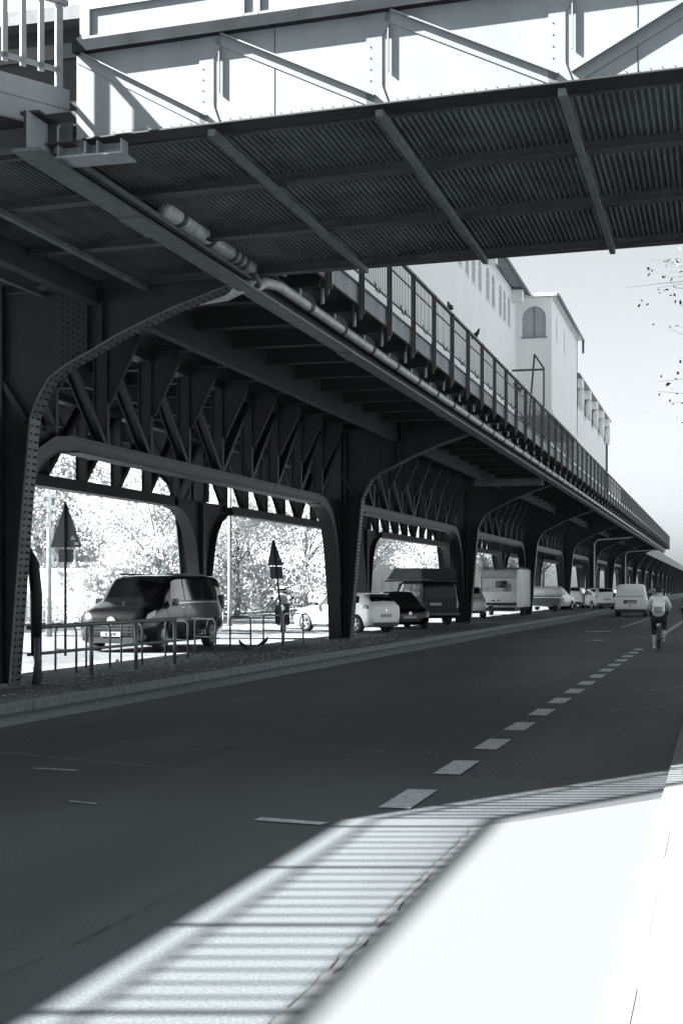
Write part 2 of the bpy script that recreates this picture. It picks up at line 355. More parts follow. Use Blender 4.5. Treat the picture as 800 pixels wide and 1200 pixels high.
# ================================================================ VIADUCT
XN, XF = -11.3, -15.75                # girder planes
YC0, BAY, NP = 20.4, 21.3, 10
PN = BAY/NP
via = thing('elevated_railway_viaduct', 'long dark riveted steel railway viaduct on two rows of arched columns beside the road', 'viaduct', (-11.3, 20.4, .12))
BR = [(-10.85,.14),(-10.63,2.91),(-10.54,3.9),(-10.49,4.4),(-10.35,4.71),(-10.17,5.0),(-9.87,5.2),(-9.54,5.36),(-9.03,5.62),(-8.53,5.83),(-8.1,6.0),(-7.05,6.34)]
KN = [(.2,.14),(.42,1.5),(.72,2.6),(.88,3.1),(1.12,3.5),(1.52,3.86),(2.05,4.08),(2.6,4.15)]
def mirx(x, m): return x if not m else (XN+XF)-x
def column(yc, m, station, rivets, ycol_parts=True):
    xc = mirx(XN, m); sgn = -1 if m else 1
    col = MB()                                    # core web (YZ) with knee plates
    for s_ in (-1, 1):
        A = [(xc, yc+s_*a, z) for a, z in KN]; B = [(xc, yc, z if z < 4.1 else 4.42) for a, z in KN[:-1]]+[(xc, yc, 4.42)]
        col.quads(A[:-1], B[:-1], .03, (1,0,0))
        col.poly([(xc, yc, 3.5),(xc, yc+s_*1.12,3.5),(xc, yc+s_*1.52,3.86),(xc, yc+s_*2.05,4.08),(xc, yc+s_*2.6,4.16),(xc, yc+s_*2.2,4.42),(xc,yc,4.42)], .036, (1,0,0))
    col.box(xc-.16, xc+.16, yc-.14, yc+.14, .12, 6.5)
    root = col.build('column', 'iron', via)
    sf = MB()
    for s_ in (-1, 1): sf.ribbon([(xc, yc+s_*a, z) for a, z in KN], .4, .03, (1,0,0))
    sf.build('arch_soffit', 'iron', root)
    ab = MB(); IN = [(.0,.14),(.16,1.5),(.46,2.66),(.62,3.2),(.88,3.66),(1.34,4.07),(1.95,4.33),(2.6,4.41)]
    for s_ in (-1, 1):
        ab.quads([(xc+sgn*.187, yc+s_*a, z+.014) for a, z in KN[1:]], [(xc+sgn*.187, yc+s_*a, z) for a, z in IN[1:]], .012, (1,0,0))
    ab.build('arch_band', 'iron_mid', root)
    if station: pth = BR if not m else [(x if x < -10.4 else -10.4+(x+10.4)*.7, z) for x, z in BR]
    else: pth = [(-10.85,.14),(-10.7,2.9),(-10.62,3.9),(-10.5,4.5),(-10.2,5.1),(-9.8,5.6),(-9.4,6.05)]
    P = [(mirx(x, m), yc, z) for x, z in pth]
    MB().ribbon(P, .34, .03, (0,1,0)).build('bracket_flange', 'iron_light', root)
    top = 6.9; w = MB()
    Q = [(mirx(x, m), yc, z) for x, z in pth]
    for a, b in zip(Q[:-1], Q[1:]):
        xa = mirx(XN, m)
        if a[2] < 4.4 : w.poly([a, b, (xa,yc,b[2]), (xa,yc,a[2])], .026, (0,1,0))
        else: w.poly([a, b, (b[0],yc,top), (a[0],yc,top)], .026, (0,1,0))
    w.poly([(Q[3][0],yc,4.4),(mirx(XN-.3,m),yc,4.4),(mirx(XN-.3,m),yc,top),(Q[3][0],yc,top)], .026, (0,1,0))
    w.build('bracket_web', 'iron', root)
    # stiffeners, cover plate, brace
    st = MB()
    for X in ([-9.3,-9.55] if station else []): st.box(*sorted((mirx(X,m)-.012, mirx(X,m)+.012)), yc-.12, yc-.013, 5.42+(X+9.55)*.5, 6.7)
    st.box(*sorted((mirx(-11.05,m), mirx(-11.0,m))), yc-.13, yc-.013, .2, 6.7)
    st.beam((mirx(-11.9,m), yc-.06, 6.3), (mirx(-10.6,m), yc-.06, 4.35), .09, .09, (0,1,0))
    st.build('stiffener', 'iron', root)
    if station and not m:
        MB().poly([(-10.05,yc-.026,5.1),(-9.6,yc-.026,5.36),(-9.6,yc-.026,6.6),(-10.05,yc-.026,6.6)], .02, (0,1,0)).build('cover_plate', 'iron', root)
    MB().box(xc-.4, xc+.5, yc-.36, yc+.36, .115, .15).box(xc+sgn*.12-.15, xc+sgn*.35+.1, yc-.22, yc+.22, .15, .19).build('base_plate', 'iron_light', root)
    if rivets:
        rv = MB()
        pts = [Vector(p) for p in P]; L_ = 0
        for a, b in zip(pts[:-1], pts[1:]):
            d = (b-a); n = max(1, int(d.length/.105)); nn = Vector((-d.z*-1,0,-d.x)).normalized() if not m else Vector((d.z*-1,0,d.x)).normalized()
            nn = Vector((d.z,0,-d.x)).normalized() * (1 if not m else -1)
            if nn.x*sgn < 0 and nn.z > 0: nn = -nn
            for i in range(n):
                p = a+d*(i/n)
                for e in (-.11,.11,.05): rv.rivet(p+Vector((0,e,0))+nn*.016, nn, .023)
        if not m:
            for ix in range(5):
                for iz in range(14): rv.rivet((-10.0+ix*.09, yc-.038, 5.25+.05*ix+iz*.095), (0,-1,0), .02)
            for ix in range(6):
                for iz in range(30): rv.rivet((-11.5+ix*.11, yc-.02, 3.0+iz*.095), (0,-1,0), .016)
        for s_ in (-1,1):
            for a, b in zip(KN[2:-1], KN[3:]):
                d = Vector((0, s_*(b[0]-a[0]), b[1]-a[1])); n = max(1, int(d.length/.12))
                for i in range(n):
                    p = Vector((xc+sgn*.02, yc+s_*a[0], a[1]))+d*(i/n); off = Vector((0,-s_*.08,.08))
                    rv.rivet(p+off, (sgn,0,0), .016); rv.rivet(p+off*2.3, (sgn,0,0), .016)
        rv.build('rivets', 'iron', root, kind='stuff')
    return root
def truss(y0, m, detail, joined):
    xc = mirx(XN, m); sgn = -1 if m else 1
    ya, yb = y0+2.605, y0+BAY-2.605
    g = MB()
    g.box(xc-.2, xc+.2, ya+.3, yb-.3, 4.14, 4.17)                                      # bottom flange
    g.box(xc+.15, xc+.18, ya, yb, 4.17, 4.42).box(xc-.18, xc-.15, ya, yb, 4.17, 4.42)     # webs
    g.box(xc-.16, xc+.16, y0, y0+BAY, 6.3, 6.5)                                          # top chord
    root = g.build('truss_girder', 'iron', via)
    MB().box(xc+sgn*.181-(.006 if sgn<0 else 0), xc+sgn*.181+(.006 if sgn>0 else 0), ya, yb, 4.185, 4.41).build('chord_face', 'iron_mid', root)
    allm = MB()
    for k in range(1, NP):
        y = y0+PN*k
        v = allm if joined else MB()
        v.box(xc-.13, xc+.13, y-.012, y+.012, 4.2, 6.3).box(xc+sgn*.13-.012, xc+sgn*.13+.012, y-.06, y+.06, 4.43, 6.3).box(xc-sgn*.13-.012, xc-sgn*.13+.012, y-.06, y+.06, 4.2, 6.3)
        if not joined: v.build('vertical', 'iron', root)
        b = allm if joined else MB()
        b.poly([(xc+sgn*.14,y,5.2),(xc+sgn*.2,y,5.2),(xc+sgn*.72,y,6.25),(xc+sgn*.72,y,6.5),(xc+sgn*.14,y,6.5)], .02, (0,1,0))
        b.beam((xc+sgn*.2,y,5.2),(xc+sgn*.74,y,6.3),.1,.015,(sgn*-.9,0,.45))
        b.beam((xc+sgn*.74,y,6.3),(xc+sgn*.74,y,6.5),.1,.015,(sgn,0,0))
        if not joined: b.build('gusset', 'iron', root)
    for k in range(NP):
        ya_, yb_ = y0+PN*k+.06, y0+PN*(k+1)-.06
        if k < NP/2: a, b2 = (xc+sgn*.02,ya_,6.3), (xc+sgn*.02,yb_,4.42)
        else: a, b2 = (xc+sgn*.02,yb_,6.3), (xc+sgn*.02,ya_,4.42)
        if k in (0, NP-1): b2 = (b2[0], b2[1], 4.55)
        d = allm if joined else MB()
        for e in (-.1,.1): d.beam((a[0]+e,a[1],a[2]), (b2[0]+e,b2[1],b2[2]), .02, .11, (0,0,1))
        d.beam((a[0],a[1]+.04,a[2]), (b2[0],b2[1]+.04,b2[2]), .2, .015, (0,0,1))
        if not joined: d.build('diagonal', 'iron', root)
    if joined: allm.build('web_members', 'iron', root, kind='stuff')
    if detail:
        rv = MB(); n = int((yb-ya)/.13)
        for i in range(n):
            for z in (4.22,4.37): rv.rivet((xc+sgn*.188, ya+.13*i, z), (sgn,0,0), .016)
        rv.build('rivets', 'iron_light', root, kind='stuff')
for i in range(-1, 21):
    yc = YC0+BAY*i; stn = 0 <= i <= 7
    for m in (False, True):
        column(yc, m, stn, i in (0,1,2) and not m)
        if i < 20 and i >= 0: truss(yc, m, (i < 3 and not m), i > 6)
# decks
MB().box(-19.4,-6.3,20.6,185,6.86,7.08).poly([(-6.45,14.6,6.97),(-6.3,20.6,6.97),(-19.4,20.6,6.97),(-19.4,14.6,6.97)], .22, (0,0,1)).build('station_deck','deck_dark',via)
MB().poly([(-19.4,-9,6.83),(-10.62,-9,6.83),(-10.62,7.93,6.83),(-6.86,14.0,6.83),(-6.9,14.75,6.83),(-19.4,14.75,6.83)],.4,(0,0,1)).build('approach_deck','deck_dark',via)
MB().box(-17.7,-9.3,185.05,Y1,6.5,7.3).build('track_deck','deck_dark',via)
MB().box(-9.32,-9.2,185.3,Y1,6.2,7.5).build('deck_fascia','iron_rail',via)
MB().box(-19.5,-9.0,185.0,185.25,6.2,8.2).build('deck_fascia','iron_light',via)
# edge beams under the deck edge
for m in (False, True):
    x = mirx(-6.9, m) if not m else -19.2
    eb = MB().box(x-.015,x+.015,13.2,184.6,6.24,6.62).build('edge_beam','iron',via)
    MB().box(x-.15,x+.15,13.2,184.6,6.2,6.235).build('flange','iron_light',eb)
    MB().box(x-.11,x+.11,13.3,184.6,6.62,6.65).build('flange','iron',eb)
    if not m:
        rv = MB()
        for i in range(380):
            for e in (-.1,.1): rv.rivet((x+e,13.4+i*.12,6.2),(0,0,-1),.015)
        rv.build('rivets','iron_light',eb,kind='stuff')
        for yy in (15.9,26,35.5,46,57,68): MB().box(x-.16,x+.16,yy,yy+.9,6.18,6.197).build('splice_plate','iron_light',eb)
MB().box(-9.42,-9.4,15,184,6.15,6.8).box(-9.5,-9.32,15,184,6.12,6.15).build('stringer','deck_dark',via)
MB().box(-13.6,-13.5,15,184,6.15,6.8).build('stringer','deck_dark',via)
MB().box(-17.6,-17.5,15,184,6.15,6.8).build('stringer','deck_dark',via)
# cross beams over the girders
cb = MB()
cbm = MB().box(-19.3,-7.05,-.012,.012,6.5,6.85).box(-19.3,-7.05,-.09,.09,6.5,6.53).mesh('cross_beam','deck_dark')
y = 22.53; k = 0
while y < 184:
    o = link('cross_beam', cbm, via); o.location = (0, y, 0); y += PN
# joists at the deck edge under each railing post, with hangers and rounded lugs
PY = [20.1+2.2*i for i in range(-2, 75)]
jm = MB().poly([(-7.6,0,6.66),(-6.35,0,6.66),(-6.3,0,6.86),(-7.6,0,6.86)],.02,(0,1,0)).box(-7.6,-6.34,-.07,.07,6.655,6.67).box(-7.6,-7.0,.55,.57,6.55,6.86).mesh('joist','iron')
hm = MB().tube([(-6.78,.35,6.52),(-6.78,.35,6.86)],.03,8).tube([(-6.6,1.1,6.6),(-6.6,1.1,6.86)],.035,8).mesh('hanger_rod','pipe',True)
lug = MB(); prof = [(-.48,6.65)]+[(-.48*math.cos(PI*t/8),6.65+.15*math.sin(PI*t/8)) for t in range(1,8)]+[(.48,6.65)]
lug.poly([(-6.86,a+1.1,z) for a,z in prof],.03,(1,0,0)); lugm = lug.mesh('lug_plate','iron_light')
for y in PY:
    for me_, nm in ((jm,'joist'),(hm,'hanger_rod'),(lugm,'lug_plate')):
        o = link(nm, me_, via); o.location = (0, y, 0)
fs = MB().box(-6.3,-6.25,17.5,184.9,6.8,7.12).build('deck_fascia','fascia',via)
MB().box(-6.3,-6.21,17.5,184.9,7.121,7.15).build('drip_edge','iron_rail',via)

# ---- railing of the station deck
rail = thing('platform_railing', 'long dark steel railing with pointed posts along the outer edge of the station deck', 'railing', (-6.2,14.8,6.5))
post = MB().poly([(-6.2,-.055,8.26),(-6.2,.055,8.26),(-6.2,.055,6.68),(-6.2,0,6.5),(-6.2,-.055,6.68)],.05,(1,0,0)).box(-6.17,-6.13,-.015,.015,6.6,8.26).mesh('post','iron_rail')
for y in PY:
    o = link('post', post, rail); o.location = (0, y, 0)
MB().box(-6.24,-6.16,15.5,184.9,8.24,8.29).build('handrail','iron_rail',rail)
MB().box(-6.215,-6.185,15.5,184.9,7.93,7.955).build('mid_rail','iron_rail',rail)
MB().box(-6.215,-6.185,15.5,184.9,7.3,7.33).build('bottom_rail','iron_rail',rail)
bl = MB().box(-6.204,-6.196,-.01,.01,7.33,8.24).mesh('baluster','iron_rail')
hk = MB().tube([(-6.16,0,7.36),(-6.13,0,7.2),(-6.09,0,7.16),(-6.06,0,7.2),(-6.06,0,7.26)],.012,5).mesh('hook','iron_rail')
cnt = 0; far = MB()
for y in PY:
    for k in range(1, 15):
        yy = y+2.2*k/15
        if yy < 19: continue
        if cnt < 300: o = link('baluster', bl, rail); o.location = (0, yy, 0); cnt += 1
        elif yy < 184.8: far.box(-6.204,-6.196,yy-.01,yy+.01,7.33,8.24)
    if y < 70: o = link('hook', hk, rail); o.location = (0, y+.9, 0)
far.build('baluster','iron_rail',rail,kind='stuff')
pm = MB().box(-6.236,-6.222,.08,2.12,7.28,8.2).mesh('mesh_panel','iron_rail')
for y in PY:
    if y > 92 and y < 183: o = link('mesh_panel', pm, rail); o.location = (0, y, 0)

# ---- drain pipe along the edge beam
pp = thing('drain_pipe', 'pale banded drain pipe hung along the viaduct edge above the edge beam', 'pipe', (-6.72,16.5,6.5))
PX, PZ = -6.72, 6.47
MB().tube([(PX,16.55,PZ),(PX,19.9,PZ)],.105,14).build('pipe_run','pipe',pp,True)
MB().tube([(PX-.05,20.1,PZ-.12),(PX-.25,20.6,PZ-.18),(PX-.1,20.9,PZ-.02),(PX,21.3,PZ),(PX,22,PZ)]+[(PX,y,PZ) for y in (40,80,130,184)],.085,14).build('pipe_run','pipe',pp,True)
MB().tube([(PX-.25,20.3,PZ-.2),(-7.4,20.75,PZ-.22),(-8.4,20.9,PZ-.28)],.085,12).build('branch_pipe','pipe',pp,True)
MB().tube([(PX,19.6,PZ),(PX,20.0,PZ-.05),(PX-.05,20.35,PZ-.17)],.075,12).build('elbow','collar',pp,True)
cm = MB().tube([(PX,-.03,PZ),(PX,.03,PZ)],.1,14).tube([(PX,.09,PZ),(PX,.13,PZ)],.1,14).mesh('collar','collar')
cy = 22.9
while cy < 184: o = link('collar', cm, pp); o.location = (0,cy,0); cy += 2.2
cm2 = MB().tube([(PX,-.05,PZ),(PX,.05,PZ)],.125,14).mesh('collar','collar')
for yy in (17.0,18.1,19.0,19.25,19.5): o = link('collar', cm2, pp); o.location = (0,yy,0)
MB().tube([(PX,16.9,PZ+.08),(PX+.02,17.0,PZ+.62)],.045,8).tube([(PX,19.0,PZ+.08),(PX,19.05,PZ+.5)],.045,8).build('inlet_pipe','pipe',pp)
# downpipe on column 1
dp = thing('downpipe', 'grey downpipe with a bulging guard standing against the nearest column', 'pipe', (-10.75,20.95,.12))
MB().tube([(-10.75,20.95,.14),(-10.72,20.95,.5),(-10.75,20.95,.62)],[.075,.06,.055],12).tube([(-10.75,20.95,.6),(-10.75,20.95,1.6),(-10.8,20.95,2.1),(-10.95,20.95,2.45)],[.085,.1,.095,.04],12).build('guard_pipe','iron',dp,True)
MB().tube([(-10.7,20.9,.13),(-10.7,20.88,.9)],.05,10).build('outlet','iron_light',dp,True)
# thin double frame pipes at far columns
for i, yy in enumerate((YC0+BAY*5-3, YC0+BAY*7-4)):
    f = MB().tube([(-10.5,yy,.12),(-10.5,yy,5.6),(-10.2,yy,5.9),(-7.3,yy,6.1)],.06,8).build('drain_downpipe','pipe')
    tag(f, ('bent pale downpipe between the fifth and sixth columns' if i == 0 else 'farthest bent pale downpipe near the end of the station deck'), 'pipe', 'bent downpipes under the deck')
# white channel under deck at column 3
o = MB().box(-10.0,-7.1,58.9,59.05,6.0,6.28).build('cable_channel','iron_light'); tag(o,'pale horizontal channel beam hung below the deck before the third column','beam')

# ================================================================ FOOTBRIDGE OVERHEAD
ux = Vector((.9973,-.0732,0))
BZ = -math.atan2(.0732,.9973)
fb = thing('footbridge', 'white clad steel bridge crossing overhead with a dark ribbed underside', 'bridge', (-3.594,13.43,6.4), BZ)
MB_ = WM[fb.name]
Z0 = 6.4
def bpart(mb, name, m, parent=fb, smooth=False, **kw):     # mb in bridge frame (x right, y away, z world height)
    o = link(name, mb.mesh(name, m, smooth), parent)
    o.matrix_parent_inverse = Matrix.Translation((0,0,-Z0)) if parent is fb else Matrix.Identity(4)
    for k, v in kw.items(): o[k] = v
    return o
XL, XR = -2.95, 16.0
# near girder plate, inner side at y=0
bpart(MB().box(XL,XR,0,.03,6.42,7.5), 'girder_plate','white_paint')
bpart(MB().box(XL+.1,XR,-.06,.24,6.4,6.415), 'bottom_flange','iron')
bpart(MB().box(XL,XR,-.085,0,7.31,7.325).box(XL,XR,-.1,-.085,7.31,7.43), 'top_flange','shade_joint_paint')  # dark lip painted as the shaded underside of a deeper flange
up = bpart(MB().box(XL+.02,XR,.03,.07,7.5,9.9), 'parapet_panel','white_paint')
fr = MB()
for k in range(11):
    x = -2.82+k*1.93
    fr.box(x,x+1.78,.0,.028,7.78,7.8).box(x,x+.02,.0,.028,7.4,7.78).box(x+1.76,x+1.78,.0,.028,7.4,7.78)
bpart(fr,'panel_frame','white_post')
XB = [-1.41+1.79*k for k in range(-1, 10)]
for k, x in enumerate(XB):
    if x > XL+.1:
        bpart(MB().poly([(x-.12,-.001,7.36),(x+.12,-.001,7.36),(x+.12,-.001,7.2),(x+.04,-.001,7.08),(x+.04,-.001,6.6),(x+.1,-.001,6.43),(x-.12,-.001,6.43)],.02,(0,1,0)),'gusset_plate','white_paint')
        bpart(MB().box(x+.1,x+.112,-.035,-.012,6.72,7.18).add([],[]),'web_stiffener','white_paint')
    if k < len(XB)-1:
        x2 = XB[k+1]
        if k >= 3: a, b = (x+.1,6.5), (x2-.1,7.3)     # diagonals change hand past midspan
        else: a, b = (x+.1,7.33), (x2-.02,6.5)
        d = Vector((b[0]-a[0],0,b[1]-a[1])).normalized(); n_ = Vector((-d.z,0,d.x))
        if k == 0: a = (XL+.05, 7.33)
        bpart(MB().beam((a[0],-.032,a[1]),(b[0],-.032,b[1]),.065,.014,(n_.x,0,n_.z)).beam((a[0]-n_.x*.058,-.006,a[1]-n_.z*.058),(b[0]-n_.x*.058,-.006,b[1]-n_.z*.058),.01,.1,(n_.x,0,n_.z)),'diagonal','white_paint')
rv = MB()
for i in range(150):
    rv.rivet((XL+.1+i*.11, -.003, 6.46), (0,-1,0), .006)
for x in XB:
    if x > XL: 
        for j in range(7): rv.rivet((x-.08,-.012,6.55+j*.11),(0,-1,0),.008)
bpart(rv,'rivets','white_paint',kind='stuff')
for x in XB[1::2]: bpart(MB().box(x+.7,x+.706,-.003,-.0005,6.42,7.3),'plate_joint','shade_joint_paint')
bpart(MB().box(XL,XR,6.57,6.6,6.42,9.0),'far_girder_plate','white_paint')
# transverse floor beams run along the bridge, cross bars run with the road
XLL = -9.5
for b in (2.1,4.25,6.45):
    bpart(MB().box(XLL,XR,b-.012,b+.012,6.4,6.62).box(XLL,XR,b-.09,b+.09,6.385,6.4), 'floor_beam','iron_mid')
bpart(MB().box(XLL,-3.0,.0,.024,6.4,6.62).box(XLL,-3.0,-.08,.1,6.385,6.4), 'floor_beam','iron_mid')
bpart(MB().box(XLL,XR,.35,.42,6.42,6.55), 'floor_beam','iron_mid')
sk = -.0732
for x in [-1.41-1.79*j for j in range(1,5)][::-1]+XB[1:]:
    bpart(MB().beam((x,0.02,6.345),(x+sk*6.5,6.5,6.345),.075,.07),'cross_bar','bar_steel')
def corr(x0,x1,y0,y1):
    mb = MB(); n = max(2, int((x1-x0)/.068)); vs = []; w = (x1-x0)/n
    seq = []
    for i in range(n):
        for t, z in ((0,0),(.25,0),(.5,1),(.75,1)): seq.append((x0+w*(i+t), 6.5+.05*z))
    seq.append((x1,6.5))
    for x, z in seq: vs += [(x+sk*y0,y0,z),(x+sk*y1,y1,z)]
    return mb.add(vs, [(2*i,2*i+2,2*i+3,2*i+1) for i in range(len(seq)-1)])
for x0 in [-1.41-1.79*j for j in range(1,5)][::-1]+XB[1:-1]:
    for y0, y1 in ((.02,2.09),(2.11,4.24),(4.26,6.44)): bpart(corr(x0+.005,x0+1.785,y0,y1),'corrugated_sheet','sheet')
bpart(MB().box(XLL,XR,.05,6.55,6.6,6.75),'deck_slab','deck_dark')
# bearing at the viaduct edge
bg_ = thing('bridge_bearing_beam', 'short riveted beam end with stiffeners under the white bridge girder', 'beam', (-6.3,13.85,6.2))
MB().box(-6.76,-6.02,13.78,13.8,6.26,6.58).box(-6.78,-6.0,13.62,13.98,6.24,6.26).box(-6.76,-6.02,13.66,13.94,6.58,6.6).build('web','white_post',bg_)
sf = MB()
for x in (-6.76,-6.45,-6.31,-6.04): sf.box(x,x+.018,13.64,13.78,6.262,6.578)
sf.box(-6.74,-6.46,13.765,13.779,6.4,6.415); sf.box(-6.29,-6.06,13.765,13.779,6.44,6.455); sf.build('stiffener','white_post',bg_)
rv = MB()
for x in (-6.7,-6.62,-6.54,-6.25,-6.17,-6.1):
    for z in (6.3,6.36,6.48,6.54): rv.rivet((x,13.78,z),(0,-1,0),.016)
rv.build('rivets','white_post',bg_,kind='stuff')
MB().box(-6.884,-6.88,13.2,13.9,6.24,6.62).build('sunlit_web_overlay','white_post',bg_)  # pale overlay paints the sun on this stretch of edge beam web

# ================================================================ FLARE RAILING at upper left
fl = thing('platform_fence', 'white flat-bar railing and pale fascia board flaring out to the bridge at upper left', 'railing', (-6.82,14,6.6))
c0, c1 = Vector((-10.6,7.93,0)), Vector((-6.82,14.0,0)); fd = (c1-c0).normalized(); fn = Vector((fd.y,-fd.x,0))
def fl_bar(t0,t1,z0,z1,th,off=0):
    a = c0+fd*t0+fn*off; b = c0+fd*t1+fn*off; zc = (z0+z1)/2
    return MB().beam((a.x,a.y,zc),(b.x,b.y,zc),th,z1-z0)
LF = (c1-c0).length
fl_bar(0,LF,6.63,7.08,.05,.03).build('fascia_board','white_post',fl)
fl_bar(0,LF,6.86,6.865,.056,.032).build('board_joint','iron_rail',fl)
fl_bar(0,LF-.1,7.26,7.31,.03,.0).build('bottom_rail','white_post',fl)
fl_bar(0,LF,8.0,8.055,.07,.0).build('handrail','white_post',fl)
def up_run(y0, y1):
    pass
t = LF-.1; k = 0
bars = []
while t > 0:
    p = c0+fd*t; w = .085 if k % 7 == 0 else .062; z0 = 6.95 if k % 7 == 0 else 7.22
    bars.append((p,w,z0)); t -= .218; k += 1
for p, w, z0 in bars:
    MB().beam((p.x,p.y,z0),(p.x,p.y,8.0),w,.03,(fn.x,fn.y,0)).build('post' if w > .06 else 'baluster','white_post',fl)
hood = thing('platform_shelter','dark shelter standing on the deck behind the white flat-bar railing','shelter',(-9.8,18.6,7.1))
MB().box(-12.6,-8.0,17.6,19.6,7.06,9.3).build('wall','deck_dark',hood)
MB().box(-12.9,-7.7,17.3,19.8,9.31,9.5).build('roof','iron_light',hood)
MB().box(-12.4,-8.2,17.56,17.597,8.9,9.1).build('sign_band','iron_rail',hood)
# straight run of the near viaduct railing
ar = thing('approach_railing', 'dark baluster railing of the viaduct nearer than the bridge, casting the barred shadow', 'railing', (-10.6,0,7.06))
MB().box(-10.6,-10.55,-9,7.93,6.63,7.08).build('fascia_board','white_post',ar)
MB().box(-10.625,-10.555,-9,7.93,8.0,8.055).build('handrail','iron_rail',ar)
MB().box(-10.605,-10.575,-9,7.93,7.26,7.29).build('bottom_rail','iron_rail',ar)
b1 = MB().box(-10.615,-10.565,-.03,.03,7.05,8.0).mesh('post','iron_rail'); b2 = MB().box(-10.602,-10.578,-.016,.016,7.29,8.0).mesh('baluster','iron_rail')
y = 7.6; k = 0
while y > -8.9:
    o = link('post' if k % 7 == 0 else 'baluster', b1 if k % 7 == 0 else b2, ar); o.location = (0,y,0); y -= .218; k += 1

# ================================================================ STATION BUILDING
stn = thing('station_building', 'white rendered elevated station building with arched windows above the railing', 'building', (-13,40,7.1))
def wall_holes(x, y0, y1, z0, z1, holes, name, m, parent, thick=.25, arch=True):
    """wall in plane X=x (facing +X) with arched openings; holes: (yc, width, zsill, ztop)"""
    mb = MB(); cur = y0
    for (yc,w,zs,zt) in sorted(holes):
        a, b = yc-w/2, yc+w/2
        mb.box(x-thick,x,cur,a,z0,z1); mb.box(x-thick,x,a,b,z0,zs); r = w/2
        zc = zt-r; n = 8; prev = None
        for i in range(n):
            t0, t1 = PI*i/n, PI*(i+1)/n
            ya, yb = yc-r*math.cos(t0), yc-r*math.cos(t1); za, zb = zc+r*math.sin(t0), zc+r*math.sin(t1)
            mb.add([(x-thick,ya,za),(x,ya,za),(x,yb,zb),(x-thick,yb,zb),(x-thick,ya,z1),(x,ya,z1),(x,yb,z1),(x-thick,yb,z1)],[(0,1,2,3),(4,5,6,7),(1,5,6,2),(0,3,7,4)])
        cur = b
    mb.box(x-thick,x,cur,y1,z0,z1)
    return mb.build(name, m, parent)
def win(x, yc, w, zs, zt, parent):
    r = w/2; zc = zt-r
    P = [(x-.12, yc-r, zs),(x-.12, yc+r, zs)]+[(x-.12, yc+r*math.cos(PI*i/8), zc+r*math.sin(PI*i/8)) for i in range(9)]
    o = MB().poly(P,.02,(1,0,0)).build('window','station_glass',parent)
    MB().box(x-.1,x-.06,yc-.02,yc+.02,zs,zt-.02).box(x-.1,x-.06,yc-r,yc+r,zc-.02,zc+.02).box(x-.1,x+.03,yc-r,yc+r,zs-.04,zs).build('frame','render',o)
FX = -7.48
hol = [(45.2-1.2*k, .62, 11.3, 12.4) for k in range(0, 20)]+[(46.8,.72,11.3,12.42),(48.0,.72,11.3,12.42)]+[(49.6,.66,11.3,12.42),(50.6,.66,11.3,12.42),(51.7,.66,11.3,12.42)]
main = wall_holes(FX, 20.5, 53.7, 7.1, 12.85, hol, 'facade_wall','render',stn)
for h in hol: win(FX, *h, stn)
MB().box(-19.3,FX-.25,20.5,20.75,7.1,12.85).box(-19.3,-19.05,20.75,63.7,7.1,12.85).build('end_wall','render',stn)
MB().poly([(-6.95,19.9,12.86),(-6.95,53.55,12.86),(-13.5,53.55,14.0),(-13.5,19.9,14.0)],.12,(.17,0,1)).poly([(-20.0,19.9,12.86),(-20.0,63.7,12.86),(-13.5,63.7,14.0),(-13.5,19.9,14.0)],.12,(-.17,0,1)).build('roof','fascia',stn)
MB().box(-7.0,-6.93,19.9,53.5,12.78,12.9).build('gutter','iron_rail',stn)
for yy in (52.4,46.0,39,32):
    MB().box(FX,FX+.42,yy-.2,yy+.2,12.35,12.76).build('eave_bracket','render',stn)
# projecting block
BX = -6.15
blk = MB().box(-19.2,BX-.25,53.7,53.95,8.3,8.6)
# end wall with the arched window opening (faces the camera)
def endwall(y, x0, x1, z0, z1, xc, w, zs, zt):
    mb = MB(); r = w/2; zc = zt-r; th = .25
    mb.box(x0,xc-r,y,y+th,z0,z1).box(xc+r,x1,y,y+th,z0,z1).box(xc-r,xc+r,y,y+th,z0,zs)
    for i in range(10):
        t0, t1 = PI*i/10, PI*(i+1)/10
        a, b = xc-r*math.cos(t0), xc-r*math.cos(t1); za, zb = zc+r*math.sin(t0), zc+r*math.sin(t1)
        mb.add([(a,y+th,za),(a,y,za),(b,y,zb),(b,y+th,zb),(a,y+th,z1),(a,y,z1),(b,y,z1),(b,y+th,z1)],[(0,1,2,3),(4,5,6,7),(1,5,6,2),(0,3,7,4)])
    return mb
blkw = endwall(53.7, FX, BX, 8.3, 12.75, -6.82, .9, 11.25, 12.42).build('block_end_wall','render',stn)
P = [(-6.82-.45,53.82,11.25),(-6.82+.45,53.82,11.25)]+[(-6.82+.45*math.cos(PI*i/10),53.82,11.97+.45*math.sin(PI*i/10)) for i in range(11)]
w_ = MB().poly(P,.02,(0,1,0)).build('window','station_glass',stn)
MB().box(-7.32,-6.32,53.66,53.84,11.2,11.25).box(-6.84,-6.8,53.78,53.81,11.25,12.4).build('frame','fascia',w_)
hb = [(55.4,.34,11.3,12.3),(58.2,.34,11.3,12.3)]
wall_holes(BX, 53.95, 63.7, 8.3, 12.75, hb, 'block_side_wall','render',stn)
for h in hb: win(BX, *h, stn)
MB().box(BX-1.4,BX+.04,53.66,63.74,8.28,8.46).build('floor_slab','render',stn)
MB().box(-13.5,BX+.22,53.5,63.8,12.76,12.86).build('block_roof','render',stn)
MB().box(BX+.2,BX+.3,53.45,63.9,12.7,12.82).tube([(BX+.25,63.7,12.7),(BX+.25,63.75,12.2)],.05,8).build('gutter','iron_rail',stn)
MB().box(-19.2,BX,63.45,63.7,8.3,12.75).build('end_wall','render',stn)
